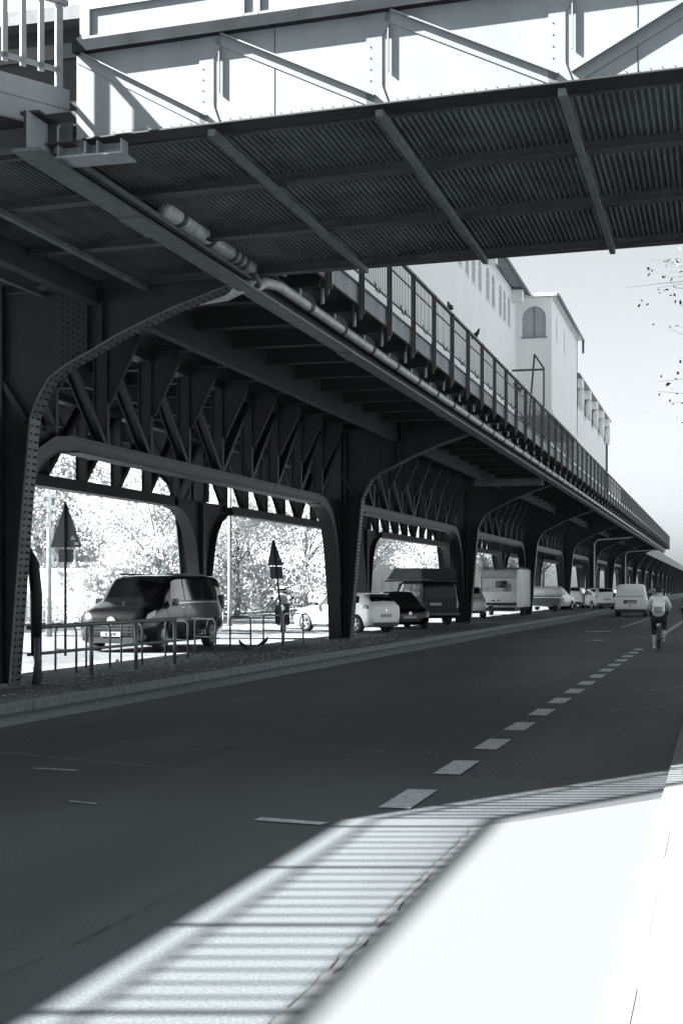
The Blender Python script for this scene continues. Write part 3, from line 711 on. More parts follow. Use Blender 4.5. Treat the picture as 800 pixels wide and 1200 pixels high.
# lower wing
WX = -6.35
MB().box(WX-.25,WX,63.75,82.3,7.1,11.25).box(-15,WX-.25,82.05,82.3,7.1,11.25).build('wing_wall','render',stn)
MB().box(-15,WX+.3,63.75,82.6,11.26,11.34).build('wing_roof','fascia',stn)
for k, yy in enumerate((65.3,69.3,73.3,77.2,81.2)):
    b = MB().box(WX,WX+.3,yy-.45,yy+.45,10.85,11.25).build('eave_bracket','render',stn)
    mb = MB()
    for i in range(1): mb.lathe([(0,-.0),(.35,.05),(.55,.16),(.6,.3)],16,'x',(WX-.02,yy+.3,10.45))
    mb.build('lamp_shade','render',b,True)
MB().tube([(WX+.08,82.2,11.3),(WX+.08,82.2,7.1)],.06,8).build('rain_pipe','iron_rail',stn)
# platform gate frame in front of the block
gt = thing('platform_gate', 'thin dark frame gate on the walkway below the arched end window', 'gate', (-6.6,52.3,7.1))
MB().box(-7.45,-6.3,52.28,52.33,9.75,9.82).build('crossbar','iron_rail',gt)
MB().beam((-6.75,51.3,7.1),(-6.62,52.3,10.35),.06,.06).build('post','iron_rail',gt)
MB().beam((-6.3,52.5,7.1),(-6.3,52.5,9.9),.06,.06).build('post','iron_rail',gt)
MB().beam((-6.62,52.3,10.35),(-6.3,52.5,9.85),.05,.05).build('brace','iron_rail',gt)
# ================================================================ VEHICLES
def lerp(a, b, t): return a+(b-a)*t
def cr_interp(keys, x):
    if x <= keys[0][0]: return keys[0][1:]
    if x >= keys[-1][0]: return keys[-1][1:]
    for i in range(len(keys)-1):
        if keys[i][0] <= x <= keys[i+1][0]:
            t = (x-keys[i][0])/(keys[i+1][0]-keys[i][0]); p1, p2 = keys[i], keys[i+1]
            p0 = keys[max(i-1,0)]; p3 = keys[min(i+2,len(keys)-1)]; o = []
            for j in range(1, len(p1)):
                h = p2[0]-p1[0]
                m1 = (p2[j]-p0[j])/max(p2[0]-p0[0],1e-6)*h; m2 = (p3[j]-p1[j])/max(p3[0]-p1[0],1e-6)*h
                s1 = p2[j]-p1[j]
                if s1 == 0: m1 = m2 = 0
                else:
                    m1 = 0 if m1*s1 < 0 else (min(abs(m1), 3*abs(s1))*(1 if s1 > 0 else -1)); m2 = 0 if m2*s1 < 0 else (min(abs(m2), 3*abs(s1))*(1 if s1 > 0 else -1))
                t2, t3 = t*t, t*t*t
                o.append((2*t3-3*t2+1)*p1[j]+(t3-2*t2+t)*m1+(-2*t3+3*t2)*p2[j]+(t3-t2)*m2)
            return o
# keys: (x, zbot, zbelt, ztop, halfwidth at belt, halfwidth at roof), x from nose (0) to tail (L)
def ring(k):
    zb, zl, zt, hw, hr = k
    return [(0,zb),(hw*.8,zb),(hw*.95,zb+.06),(hw*.995,lerp(zb,zl,.3)),(hw,lerp(zb,zl,.62)),(hw*.985,lerp(zb,zl,.86)),(hw*.955,zl),
            (lerp(hw*.95,hr,.5),lerp(zl,zt,.5)),(hr,lerp(zl,zt,.9)),(hr*.86,lerp(zl,zt,.99)),(hr*.45,zt),(0,zt+.012)]
def surf(keys, x, v):
    r = ring(cr_interp(keys, x)); i = min(int(v), len(r)-2); t = v-i
    return Vector((lerp(r[i][0],r[i+1][0],t), x, lerp(r[i][1],r[i+1][1],t)))
def patch(keys, x0, x1, v0, v1, off, side=1, nx=6, nv=4, slant0=0, slant1=0, th=.004):
    """panel on the loft; slant shifts the ends of x with v"""
    mb = MB(); vs = []
    for i in range(nx+1):
        for j in range(nv+1):
            tj = j/nv; v = lerp(v0,v1,tj); xa = x0+slant0*tj; xb = x1+slant1*tj; x = lerp(xa,xb,i/nx)
            p = surf(keys,x,v); e = .02
            dx = surf(keys,x+e,v)-surf(keys,x-e,v); dv = surf(keys,x,min(v+.05,11))-surf(keys,x,max(v-.05,0))
            n = dv.cross(dx); n = n.normalized() if n.length > 1e-9 else Vector((0,0,1))
            c = Vector((0,0,0)); 
            if n.dot(Vector((p.x,0,p.z-.8))) < 0: n = -n
            p = p+n*off; vs.append((p.x*side,p.y,p.z))
    fs = [(i*(nv+1)+j,(i+1)*(nv+1)+j,(i+1)*(nv+1)+j+1,i*(nv+1)+j+1) for i in range(nx) for j in range(nv)]
    return mb.add(vs, fs)
def wheel_mb(r, w):
    t = MB().lathe([(r*.62,-w/2),(r*.93,-w/2),(r,-w/2+.03),(r,w/2-.03),(r*.93,w/2),(r*.62,w/2)],28,'x')
    rm = MB().lathe([(r*.62,w/2),(r*.66,w/2+.005),(r*.62,w/2-.04),(r*.5,w/2-.06)],28,'x')
    for k in range(5):
        a = 2*PI*k/5+.3
        for e in (-.16,.16):
            rm.beam((w/2-.02,0,0),(w/2-.01,r*.62*math.cos(a+e),r*.62*math.sin(a+e)),.02,r*.12,(math.cos(1),.3,0))
    rm.lathe([(0,w/2+.0),(r*.16,w/2-.005),(r*.16,w/2-.05)],14,'x')
    disc = MB().lathe([(0,w/2-.07),(r*.62,w/2-.07)],20,'x')
    return t, rm, disc
def vehicle(name, label, cat, keys, paint, wheels, wr, tw, loc, rz, windows, extras=(), group='parked vehicles', gaps=(1.3,2.35,3.2)):
    """local frame: nose towards -Y, length along Y from 0 to L, shifted to be centred"""
    L = keys[-1][0]; root = local(thing(name, label, cat, loc, rz, group))
    sh = -L/2
    def sft(mb): mb.v = [(a, b+sh, c) for a, b, c in mb.v]; return mb
    NX = 44; mb = MB(); nr = 12; xs = [L*i/NX for i in range(NX+1)]
    full = []
    for x in xs:
        r = ring(cr_interp(keys, x)); loop = [(a,x,z) for a,z in r]+[(-a,x,z) for a,z in r[-2:0:-1]]; full.append(loop)
    m = len(full[0])
    for lp in full: mb.v += lp
    for i in range(NX):
        for k in range(m): k2 = (k+1) % m; mb.f.append((i*m+k,i*m+k2,(i+1)*m+k2,(i+1)*m+k))
    mb.f.append(tuple(range(m))[::-1]); mb.f.append(tuple(NX*m+k for k in range(m)))
    sft(mb); me = mb.mesh('body', paint)
    tmp = bpy.data.objects.new('tmp', me); C.objects.link(tmp)
    cut = MB(); hw = max(k[4] for k in keys)
    for wx in wheels:
        for s_ in (-1,1): cut.tube([(s_*(hw-.27),wx+sh,wr),(s_*(hw+.3),wx+sh,wr)],wr*1.17,26)
    cme = cut.mesh('cut','black'); co = bpy.data.objects.new('cut', cme); C.objects.link(co)
    bo = tmp.modifiers.new('b','BOOLEAN'); bo.object = co; bo.operation = 'DIFFERENCE'; bo.solver = 'EXACT'; bo.material_mode = 'TRANSFER'
    dg = bpy.context.evaluated_depsgraph_get(); nm = bpy.data.meshes.new_from_object(tmp.evaluated_get(dg))
    bpy.data.objects.remove(tmp); bpy.data.objects.remove(co)
    nm.polygons.foreach_set('use_smooth', [p.material_index == 0 and len(p.vertices) < 6 for p in nm.polygons])
    body = link('body', nm, root)
    for gx in gaps:
        for sd in (1,-1): sft(patch(keys,gx,gx+.014,2.1,6.15,.004,sd,nx=1,nv=10)).build('door_gap','black', body, True, world=False)
    for wargs in windows:
        nm_, mt, x0,x1,v0,v1,s0,s1,sides = wargs
        par = body
        for sd in sides: sft(patch(keys,x0,x1,v0,v1,.006,sd,slant0=s0,slant1=s1)).build(nm_, mt, body, True, world=False)
    t, rm, dc = wheel_mb(wr, .21)
    tm = t.mesh('tyre','rubber',True); rmm = rm.mesh('rim','rim'); dm = dc.mesh('hub','black')
    for wx in wheels:
        for s_ in (-1,1):
            w = link('wheel', tm, root); w.location = (s_*(tw-.1), wx+sh, wr)
            if s_ < 0: w.rotation_euler = (0,0,PI)
            link('rim', rmm, w); link('hub', dm, w)
    for (nm_, mt, fn_) in extras: sft(fn_(MB())).build(nm_, mt, root, world=False)
    return root
def bxf(*a): return lambda mb: mb.box(*a)
W_ = 'window'
# --- black minivan (keys measured from the nose)
van_k = [(0,.42,.62,.72,.70,.55),(.06,.28,.82,.94,.84,.66),(.25,.22,.94,1.06,.92,.72),(.75,.2,1.06,1.2,.955,.76),(1.05,.2,1.12,1.30,.96,.74),(1.4,.2,1.15,1.58,.965,.78),(1.85,.2,1.16,1.86,.97,.8),(2.3,.2,1.17,1.92,.97,.81),(3.4,.2,1.18,1.93,.97,.82),(4.75,.22,1.18,1.92,.97,.82),(5.1,.3,1.17,1.88,.96,.82),(5.24,.4,1.1,1.62,.94,.82),(5.28,.5,1.0,1.4,.9,.78)]
van_w = [(W_,'glass',1.12,1.8,9.0,11,0,0,(1,-1)),(W_,'glass',1.55,2.45,6.25,7.9,.25,0,(1,-1)),(W_,'glass',2.52,3.75,6.25,7.9,0,0,(1,-1)),(W_,'glass',3.82,4.8,6.25,7.9,0,-.06,(1,-1)),
         ('headlight','lens',.1,.5,5.0,6.1,.12,.18,(1,-1)),('door_handle','chrome',2.2,2.4,5.35,5.5,0,0,(1,-1)),('door_handle','chrome',2.65,2.85,5.35,5.5,0,0,(1,-1)),('chrome_strip','chrome',1.6,4.8,6.05,6.15,.1,0,(1,-1)),('side_strip','chrome',1.3,3.7,2.4,2.52,0,0,(1,-1))]
def grille(mb):
    for z in (.5,.58,.66): mb.box(-.55,.55,-.015+.0,.05,z,z+.02)
    return mb
def badge(mb): return mb.lathe([(.0,0),(.11,0),(.12,.02),(.12,.05)],20,'y',(0,-.02,.78))
van_x = [('grille','plastic',grille),('badge','chrome',badge),('licence_plate','plate',bxf(-.26,.26,-.035,-.01,.40,.51)),('lower_intake','black',bxf(-.6,.6,-.02,.1,.24,.38)),
         ('roof_rail','iron_rail',lambda mb: mb.beam((.66,1.9,1.95),(.66,4.6,1.94),.04,.05).beam((-.66,1.9,1.95),(-.66,4.6,1.94),.04,.05)),
         ('wing_mirror','car_black',lambda mb: mb.box(.98,1.15,1.5,1.58,1.14,1.32).box(-1.15,-.98,1.5,1.58,1.14,1.32)),
         ('tail_light','tail',bxf(.85,.96,5.1,5.25,1.0,1.4)),('tail_light','tail',bxf(-.96,-.85,5.1,5.25,1.0,1.4)),
         ('wiper','black',lambda mb: mb.beam((-.5,1.12,1.33),(.2,1.3,1.45),.02,.02))]
ZM = .12
M['car_black'].node_tree.nodes['Principled BSDF'].inputs['Coat Weight'].default_value = .5
v1 = vehicle('minivan','shiny black minivan parked nose out behind the bicycle racks','minivan',van_k,'car_black',(1.0,4.3),.35,.96,(-14.38,34.7,ZM),-.02,van_w,van_x)
# plate lettering
def letters(txt, size, m, parent, loc, rot, ext=.002):
    cu = bpy.data.curves.new('lettering','FONT'); cu.body = txt; cu.size = size; cu.extrude = ext; cu.align_x = 'CENTER'; cu.align_y = 'CENTER'
    t = bpy.data.objects.new('t', cu); C.objects.link(t); dg = bpy.context.evaluated_depsgraph_get(); me = bpy.data.meshes.new_from_object(t.evaluated_get(dg)); bpy.data.objects.remove(t)
    me.materials.clear(); me.materials.append(M[m]); o = link('lettering', me, parent, world=False); o.location = loc; o.rotation_euler = rot; return o
pl = [c_ for c_ in C.objects if c_.parent == v1 and c_.name.startswith('licence_plate')][0]
letters('B 3240', .11, 'black', pl, (0,-2.64-.037,.455), (PI/2,0,0))
# --- small hatchbacks
hat_k = [(0,.4,.52,.6,.6,.45),(.06,.24,.62,.72,.74,.55),(.3,.18,.72,.84,.82,.62),(.7,.17,.80,.92,.855,.66),(1.05,.17,.86,1.02,.86,.66),(1.45,.17,.89,1.25,.865,.62),(1.85,.17,.90,1.42,.865,.58),(2.3,.17,.92,1.455,.865,.58),(3.1,.18,.95,1.43,.865,.57),(3.6,.19,.98,1.36,.86,.56),(3.86,.24,.97,1.16,.84,.6),(3.98,.3,.93,1.02,.80,.64),(4.05,.4,.85,.93,.70,.6)]
hat_w = [(W_,'glass',1.08,1.72,8.9,11,0,0,(1,-1)),(W_,'glass',1.35,2.2,6.3,7.9,.28,0,(1,-1)),(W_,'glass',2.28,3.05,6.3,7.9,0,0,(1,-1)),(W_,'glass',3.12,3.45,6.4,7.6,0,-.12,(1,-1)),
         (W_,'glass',3.50,3.9,7.7,11,0,0,(1,-1)),('headlight','lens',.1,.5,5.2,6.3,.12,.14,(1,-1)),('tail_light','tail',3.72,3.97,5.0,6.1,.0,-.03,(1,-1)),
         ('door_handle','plastic',2.0,2.2,5.2,5.35,0,0,(1,-1)),('sill','plastic',.9,3.1,2.0,2.35,0,0,(1,-1))]
hat_x = [('licence_plate','plate',bxf(-.26,.26,4.03,4.075,.56,.67)),('rear_badge','chrome',lambda mb: mb.lathe([(0,0),(.05,0),(.05,-.03)],14,'y',(0,4.065,.8))),
         ('rear_diffuser','plastic',bxf(-.62,.62,3.85,4.055,.22,.36)),('roof_spoiler','car_white',bxf(-.5,.5,3.42,3.72,1.375,1.4)),
         ('licence_plate','plate',bxf(-.26,.26,-.03,.0,.42,.53)),('grille','black',bxf(-.4,.4,-.012,.05,.3,.4)),
         ('wing_mirror','plastic',lambda mb: mb.box(.86,1.05,1.38,1.5,.94,1.08).box(-1.05,-.86,1.38,1.5,.94,1.08))]
v2 = vehicle('hatchback','white hatchback parked between the first two columns, tail to the road','car',hat_k,'car_white',(.78,3.37),.31,.86,(-13.2,49.9,ZM),math.radians(-120),hat_w,hat_x)
# nose direction is -Y rotated by rz
hat_xb = [e if e[0] != 'roof_spoiler' else ('roof_spoiler','car_black',e[2]) for e in hat_x]+[('badge','chrome',lambda mb: mb.lathe([(0,0),(.07,0),(.07,.03)],14,'y',(0,-.03,.62)))]
v3 = vehicle('hatchback','black hatchback with round badge facing the road behind the white hatchback','car',hat_k,'car_black',(.78,3.37),.31,.86,(-12.4,54.9,ZM),math.radians(27),hat_w,hat_xb)
# --- dark off-road wagon with roof box tent
box_k = [(0,.4,.8,.95,.7,.62),(.08,.3,.98,1.08,.82,.72),(1.2,.3,1.08,1.2,.88,.76),(1.55,.3,1.1,1.5,.885,.74),(1.85,.3,1.12,1.84,.885,.74),(2.4,.3,1.13,1.9,.885,.75),(4.3,.3,1.13,1.9,.885,.75),(4.55,.34,1.13,1.86,.88,.75),(4.66,.42,1.1,1.72,.86,.76),(4.7,.5,1.05,1.6,.8,.72)]
box_w = [(W_,'glass',1.32,1.82,8.95,11,0,0,(1,-1)),(W_,'glass',1.75,2.5,6.3,7.8,.14,0,(1,-1)),(W_,'glass',2.6,3.4,6.3,7.8,0,0,(1,-1)),(W_,'glass',3.5,4.4,6.3,7.8,0,0,(1,-1))]
box_x = [('rear_window','black',bxf(-.66,.66,4.69,4.715,1.15,1.62)),('licence_plate','plate',bxf(-.05,.47,4.7,4.735,.86,.97)),('bumper','iron_light',bxf(-.86,.86,4.62,4.84,.44,.54)),
         ('tail_light','tail',bxf(.74,.84,4.66,4.72,.75,1.02)),('tail_light','tail',bxf(-.84,-.74,4.66,4.72,.75,1.02)),('roof_rack','iron_rail',lambda mb: mb.beam((.7,1.9,1.98),(.7,4.5,1.98),.04,.05).beam((-.7,1.9,1.98),(-.7,4.5,1.98),.04,.05))]
v4 = vehicle('off_road_wagon','dark boxy off-road wagon carrying a roof tent beside the third column','car',box_k,'wagon_paint',(.85,3.6),.37,.88,(-12.75,60.8,ZM),math.radians(-146),box_w,box_x)
rt = thing('roof_tent','black wedge shaped roof tent folded on the off-road wagon','tent',(-12.75,60.8,2.1),math.radians(-146)); local(rt)
MB().poly([(-.8,-1.9,0),(-.8,2.2,0),(-.8,2.25,.42),(-.8,-.9,.5)],.04,(1,0,0)).add([(-.8,-1.9,0),(.8,-1.9,0),(.8,2.2,0),(-.8,2.2,0),(-.8,2.25,.42),(.8,2.25,.42),(-.8,-.9,.5),(.8,-.9,.5)],[(0,1,2,3),(3,2,5,4),(4,5,7,6),(6,7,1,0),(1,2,5,7)]).build('tent_shell','rubber',rt,world=False)
MB().box(-.84,.84,-2.0,2.3,-.1,-.03).build('tent_base','wagon_paint',rt,world=False)
# --- caravan
cv = local(thing('caravan','weathered white caravan with a roof rack parked between the third and fourth columns','caravan',(-12.05,82.3,ZM),math.radians(-3),'parked vehicles'))
mb = MB(); prof = [(-2.3,.5),(-2.4,1.2),(-2.35,2.2),(-2.1,2.6),(-1.6,2.68),(1.8,2.68),(2.2,2.55),(2.35,2.1),(2.4,1.2),(2.3,.5)]
mb.poly([(0,a,z) for a,z in prof],2.1,(1,0,0)); mb.build('body_shell','caravan',cv,world=False)
MB().box(-.15,.5,-2.42,-2.36,1.62,2.0).build('window','glass',cv,world=False)
rb = MB()
for i in range(8): rb.box(.55+.0+i*.06-.25,.565+i*.06-.25+.0,-2.43,-2.4,1.2,1.85)
MB().box(-.95,1.0,-2.43,-2.395,2.18,2.21).box(-.98,-.95,-2.43,-2.395,.9,2.2).build('trim_strip','iron_rail',cv,world=False)
rb.build('ladder_rack','fascia',cv,world=False)
MB().box(-.95,1.2,-3.1,-2.45,.78,1.4).build('gas_locker','tank',cv,world=False)
MB().box(-.95,1.2,-3.12,-3.08,.62,.77).box(-.4,-.3,-3.3,-2.4,.4,.6).build('drawbar','plastic',cv,world=False)
MB().box(-.9,.9,-2.2,2.2,.28,.5).build('chassis','black',cv,world=False)
MB().box(-.25,-.05,-3.11,-3.1,.86,.93).box(.1,.22,-3.11,-3.1,.86,.93).build('lettering','black',cv,world=False)
rr = MB()
for i in range(5): rr.beam((-.95,-1.8+i*.9,2.76),(.95,-1.8+i*.9,2.76),.04,.04)
for x in (-.95,.95): rr.beam((x,-2,2.76),(x,2,2.76),.04,.04)
for x in (-.95,.95):
    for yy in (-1.8,0,1.8): rr.box(x-.02,x+.02,yy-.02,yy+.02,2.66,2.75)
rr.build('roof_rack','iron_rail',cv,world=False)
wt,wr_,wd = wheel_mb(.32,.2); tm=wt.mesh('tyre','rubber',True)
for s_ in (-1,1): w=link('wheel',tm,cv); w.location=(s_*.95,.2,.32)
# --- dark estate seen nose-on before the caravan
suv_k = [(0,.45,.75,.85,.7,.55),(.08,.3,.88,.98,.84,.66),(.9,.25,1.0,1.12,.9,.7),(1.2,.25,1.03,1.25,.9,.68),(1.85,.25,1.05,1.62,.9,.64),(2.5,.25,1.06,1.68,.9,.64),(3.9,.26,1.08,1.64,.9,.62),(4.3,.34,1.06,1.4,.88,.66),(4.45,.5,1.0,1.15,.8,.66)]
suv_w = [(W_,'glass',1.28,1.8,8.9,11,0,0,(1,-1)),(W_,'glass',1.7,2.6,6.3,7.8,.2,0,(1,-1)),(W_,'glass',2.7,3.9,6.3,7.8,0,-.1,(1,-1)),(W_,'glass',4.0,4.32,8.8,11,0,0,(1,-1)),('headlight','lens',.1,.45,5.2,6.3,.1,.1,(1,-1)),('tail_light','tail',4.2,4.42,5.0,6.2,0,-.02,(1,-1))]
suv_x = [('grille','chrome',lambda mb: grille(mb)),('licence_plate','plate',bxf(-.26,.26,-.03,0,.42,.53)),('licence_plate','plate',bxf(-.26,.26,4.43,4.47,.75,.86)),('bumper','plastic',bxf(-.7,.7,4.3,4.46,.35,.52)),('bumper','plastic',bxf(-.7,.7,-.01,.2,.28,.4))]
vehicle('estate_car','grey estate car facing out between the third column and the caravan','car',suv_k,'car_silver',(.85,3.5),.33,.89,(-13.05,75.0,ZM),math.radians(12),suv_w,suv_x)
vehicle('estate_car','white estate car tail out behind the covered trailer','car',suv_k,'car_white',(.85,3.5),.33,.89,(-11.7,103.5,ZM),math.radians(165),suv_w,suv_x)
vehicle('box_van','white car with dark rear window just past the fifth column','car',suv_k,'car_white',(.85,3.5),.33,.89,(-11.2,114.5,ZM),math.radians(178),suv_w,suv_x).name='estate_car'
vehicle('saloon_car','silver saloon car tail out before the sixth column','car',hat_k,'car_silver',(.78,3.37),.31,.86,(-10.9,121,ZM),math.radians(175),hat_w,[e for e in hat_x if e[0]!='roof_spoiler'])
vehicle('estate_car','white car turning out past the sixth column behind the white van','car',suv_k,'car_white',(.85,3.5),.33,.89,(-9.35,112.5,.05),math.radians(205),suv_w,suv_x)
vehicle('estate_car','dark car driving far ahead left of the cyclist','car',suv_k,'car_dark',(.85,3.5),.33,.89,(-5.6,124,0),math.radians(5),suv_w,suv_x,group='moving vehicles')
# --- covered trailer
tr = local(thing('covered_trailer','low trailer loaded with a long pale cylinder between the fourth and fifth columns','trailer',(-11.75,96,ZM),math.radians(-8)))
MB().tube([(-1.6,0,1.35),(-1.45,0,1.35),(1.45,0,1.35),(1.6,0,1.35)],[.2,.36,.36,.2],16).build('tank','tank',tr,True,world=False)
MB().box(-1.5,1.5,-.5,.5,.55,.95).build('trailer_bed','galv',tr,world=False)
MB().box(-1.4,1.4,-.55,-.5,.4,.9).build('tail_board','iron_light',tr,world=False)
for s_ in (-1,1): w=link('wheel',tm,tr); w.location=(s_*1.0,0,.32)
# --- white delivery van seen from behind
vk = [(0,.4,.7,.85,.7,.6),(.08,.3,.9,1.02,.86,.72),(.7,.24,1.08,1.2,.93,.76),(1.0,.24,1.12,1.5,.94,.76),(1.5,.24,1.15,1.88,.95,.76),(2.0,.24,1.16,1.95,.95,.77),(4.3,.24,1.16,1.96,.95,.77),(4.72,.3,1.16,1.93,.945,.78),(4.86,.36,1.14,1.78,.93,.8),(4.9,.42,1.1,1.6,.9,.78)]
def rrect(x0,x1,z0,z1,r,y,t=.012):
    P=[]
    for cx,cz,a0 in ((x1-r,z1-r,0),(x0+r,z1-r,PI/2),(x0+r,z0+r,PI),(x1-r,z0+r,1.5*PI)):
        for i in range(5): a=a0+PI/2*i/4; P.append((cx+r*math.cos(a),y,cz+r*math.sin(a)))
    return lambda mb: mb.poly(P,t,(0,1,0))
vw = [(W_,'glass',1.05,1.5,8.95,11,0,0,(1,-1)),(W_,'glass',1.45,2.2,6.3,7.8,.2,0,(1,-1)),('headlight','lens',.1,.4,5.2,6.3,.1,.1,(1,-1))]
def tailw(mb):
    A=[(-.72,4.895,1.2),(.72,4.895,1.2),(.66,4.80,1.74),(-.66,4.80,1.74)]
    return mb.add([Vector(a)+Vector((0,.012,0)) for a in A]+[Vector(a)+Vector((0,-.1,0)) for a in A],[(0,1,2,3),(0,1,5,4),(1,2,6,5),(2,3,7,6),(3,0,4,7)])
vx = [('rear_window','glass',tailw),('licence_plate','plate',bxf(-.28,.24,4.9,4.925,.82,.94)),('plate_recess','black',bxf(-.34,.4,4.89,4.915,.80,1.0)),('badge','chrome',lambda mb: mb.lathe([(0,.0),(.06,0),(.06,-.03)],14,'y',(0,4.925,1.1))),
      ('bumper','plastic',bxf(-.92,.92,4.75,4.96,.32,.46)),('bumper_step','tank',bxf(-.9,.9,4.74,4.94,.46,.62)),
      ('tail_light','tail',bxf(.82,.93,4.8,4.895,.66,1.0)),('tail_light','tail',bxf(-.93,-.82,4.8,4.895,.66,1.0)),
      ('door_handle','black',bxf(-.07,.09,4.9,4.92,.66,.7)),('wing_mirror','plastic',lambda mb: mb.box(.98,1.18,1.2,1.32,1.15,1.4).box(-1.18,-.98,1.2,1.32,1.15,1.4))]
vehicle('delivery_van','clean white van driving away on the road ahead of the cyclist','van',vk,'car_white',(.95,3.95),.33,.93,(-5.2,88.0,.0),PI+math.radians(1.5),vw,vx,group='moving vehicles')
vehicle('delivery_van','white van mostly hidden behind the edge of the frame at the far right','van',vk,'car_white',(.95,3.95),.33,.93,(-.75,106,.0),PI,vw,vx,group='moving vehicles')

# ================================================================ PEOPLE, BICYCLES, SCOOTER
def skin_body(name, m, nodes, edges, parent, sub=2):
    me = bpy.data.meshes.new(name); me.from_pydata([n[0] for n in nodes], edges, [])
    o = bpy.data.objects.new('tmp', me); C.objects.link(o)
    md = o.modifiers.new('s','SKIN'); md.use_smooth_shade = True
    for i, n in enumerate(nodes):
        r = n[1]; me.skin_vertices[0].data[i].radius = (r, r) if not isinstance(r, tuple) else r
    me.skin_vertices[0].data[0].use_root = True
    sb = o.modifiers.new('u','SUBSURF'); sb.levels = sub; sb.render_levels = sub
    dg = bpy.context.evaluated_depsgraph_get(); nm = bpy.data.meshes.new_from_object(o.evaluated_get(dg)); bpy.data.objects.remove(o)
    nm.materials.clear(); nm.materials.append(M[m]); nm.polygons.foreach_set('use_smooth',[True]*len(nm.polygons))
    return link(name, nm, parent, world=False)
def hand(pts0, d, root, m='skin'):
    """five curled fingers round a bar running along x"""
    mb = MB(); p = Vector(pts0)
    for k in range(4):
        q = p+Vector((-.03+k*.021,0,0)); l = (.9,1,.97,.8)[k]
        mb.tube([q+Vector((0,-.01,.012)), q+Vector((0,.035*l,.02)), q+Vector((0,.05*l,-.01)), q+Vector((0,.03*l,-.032)), q+Vector((0,.005,-.03))],[.010,.010,.009,.009,.007],6)
    mb.tube([p+Vector((d*.035,-.02,.0)), p+Vector((d*.045,.01,-.015)), p+Vector((d*.03,.035,-.03))],[.012,.011,.008],6)
    mb.build('fingers', m, root, True, world=False)
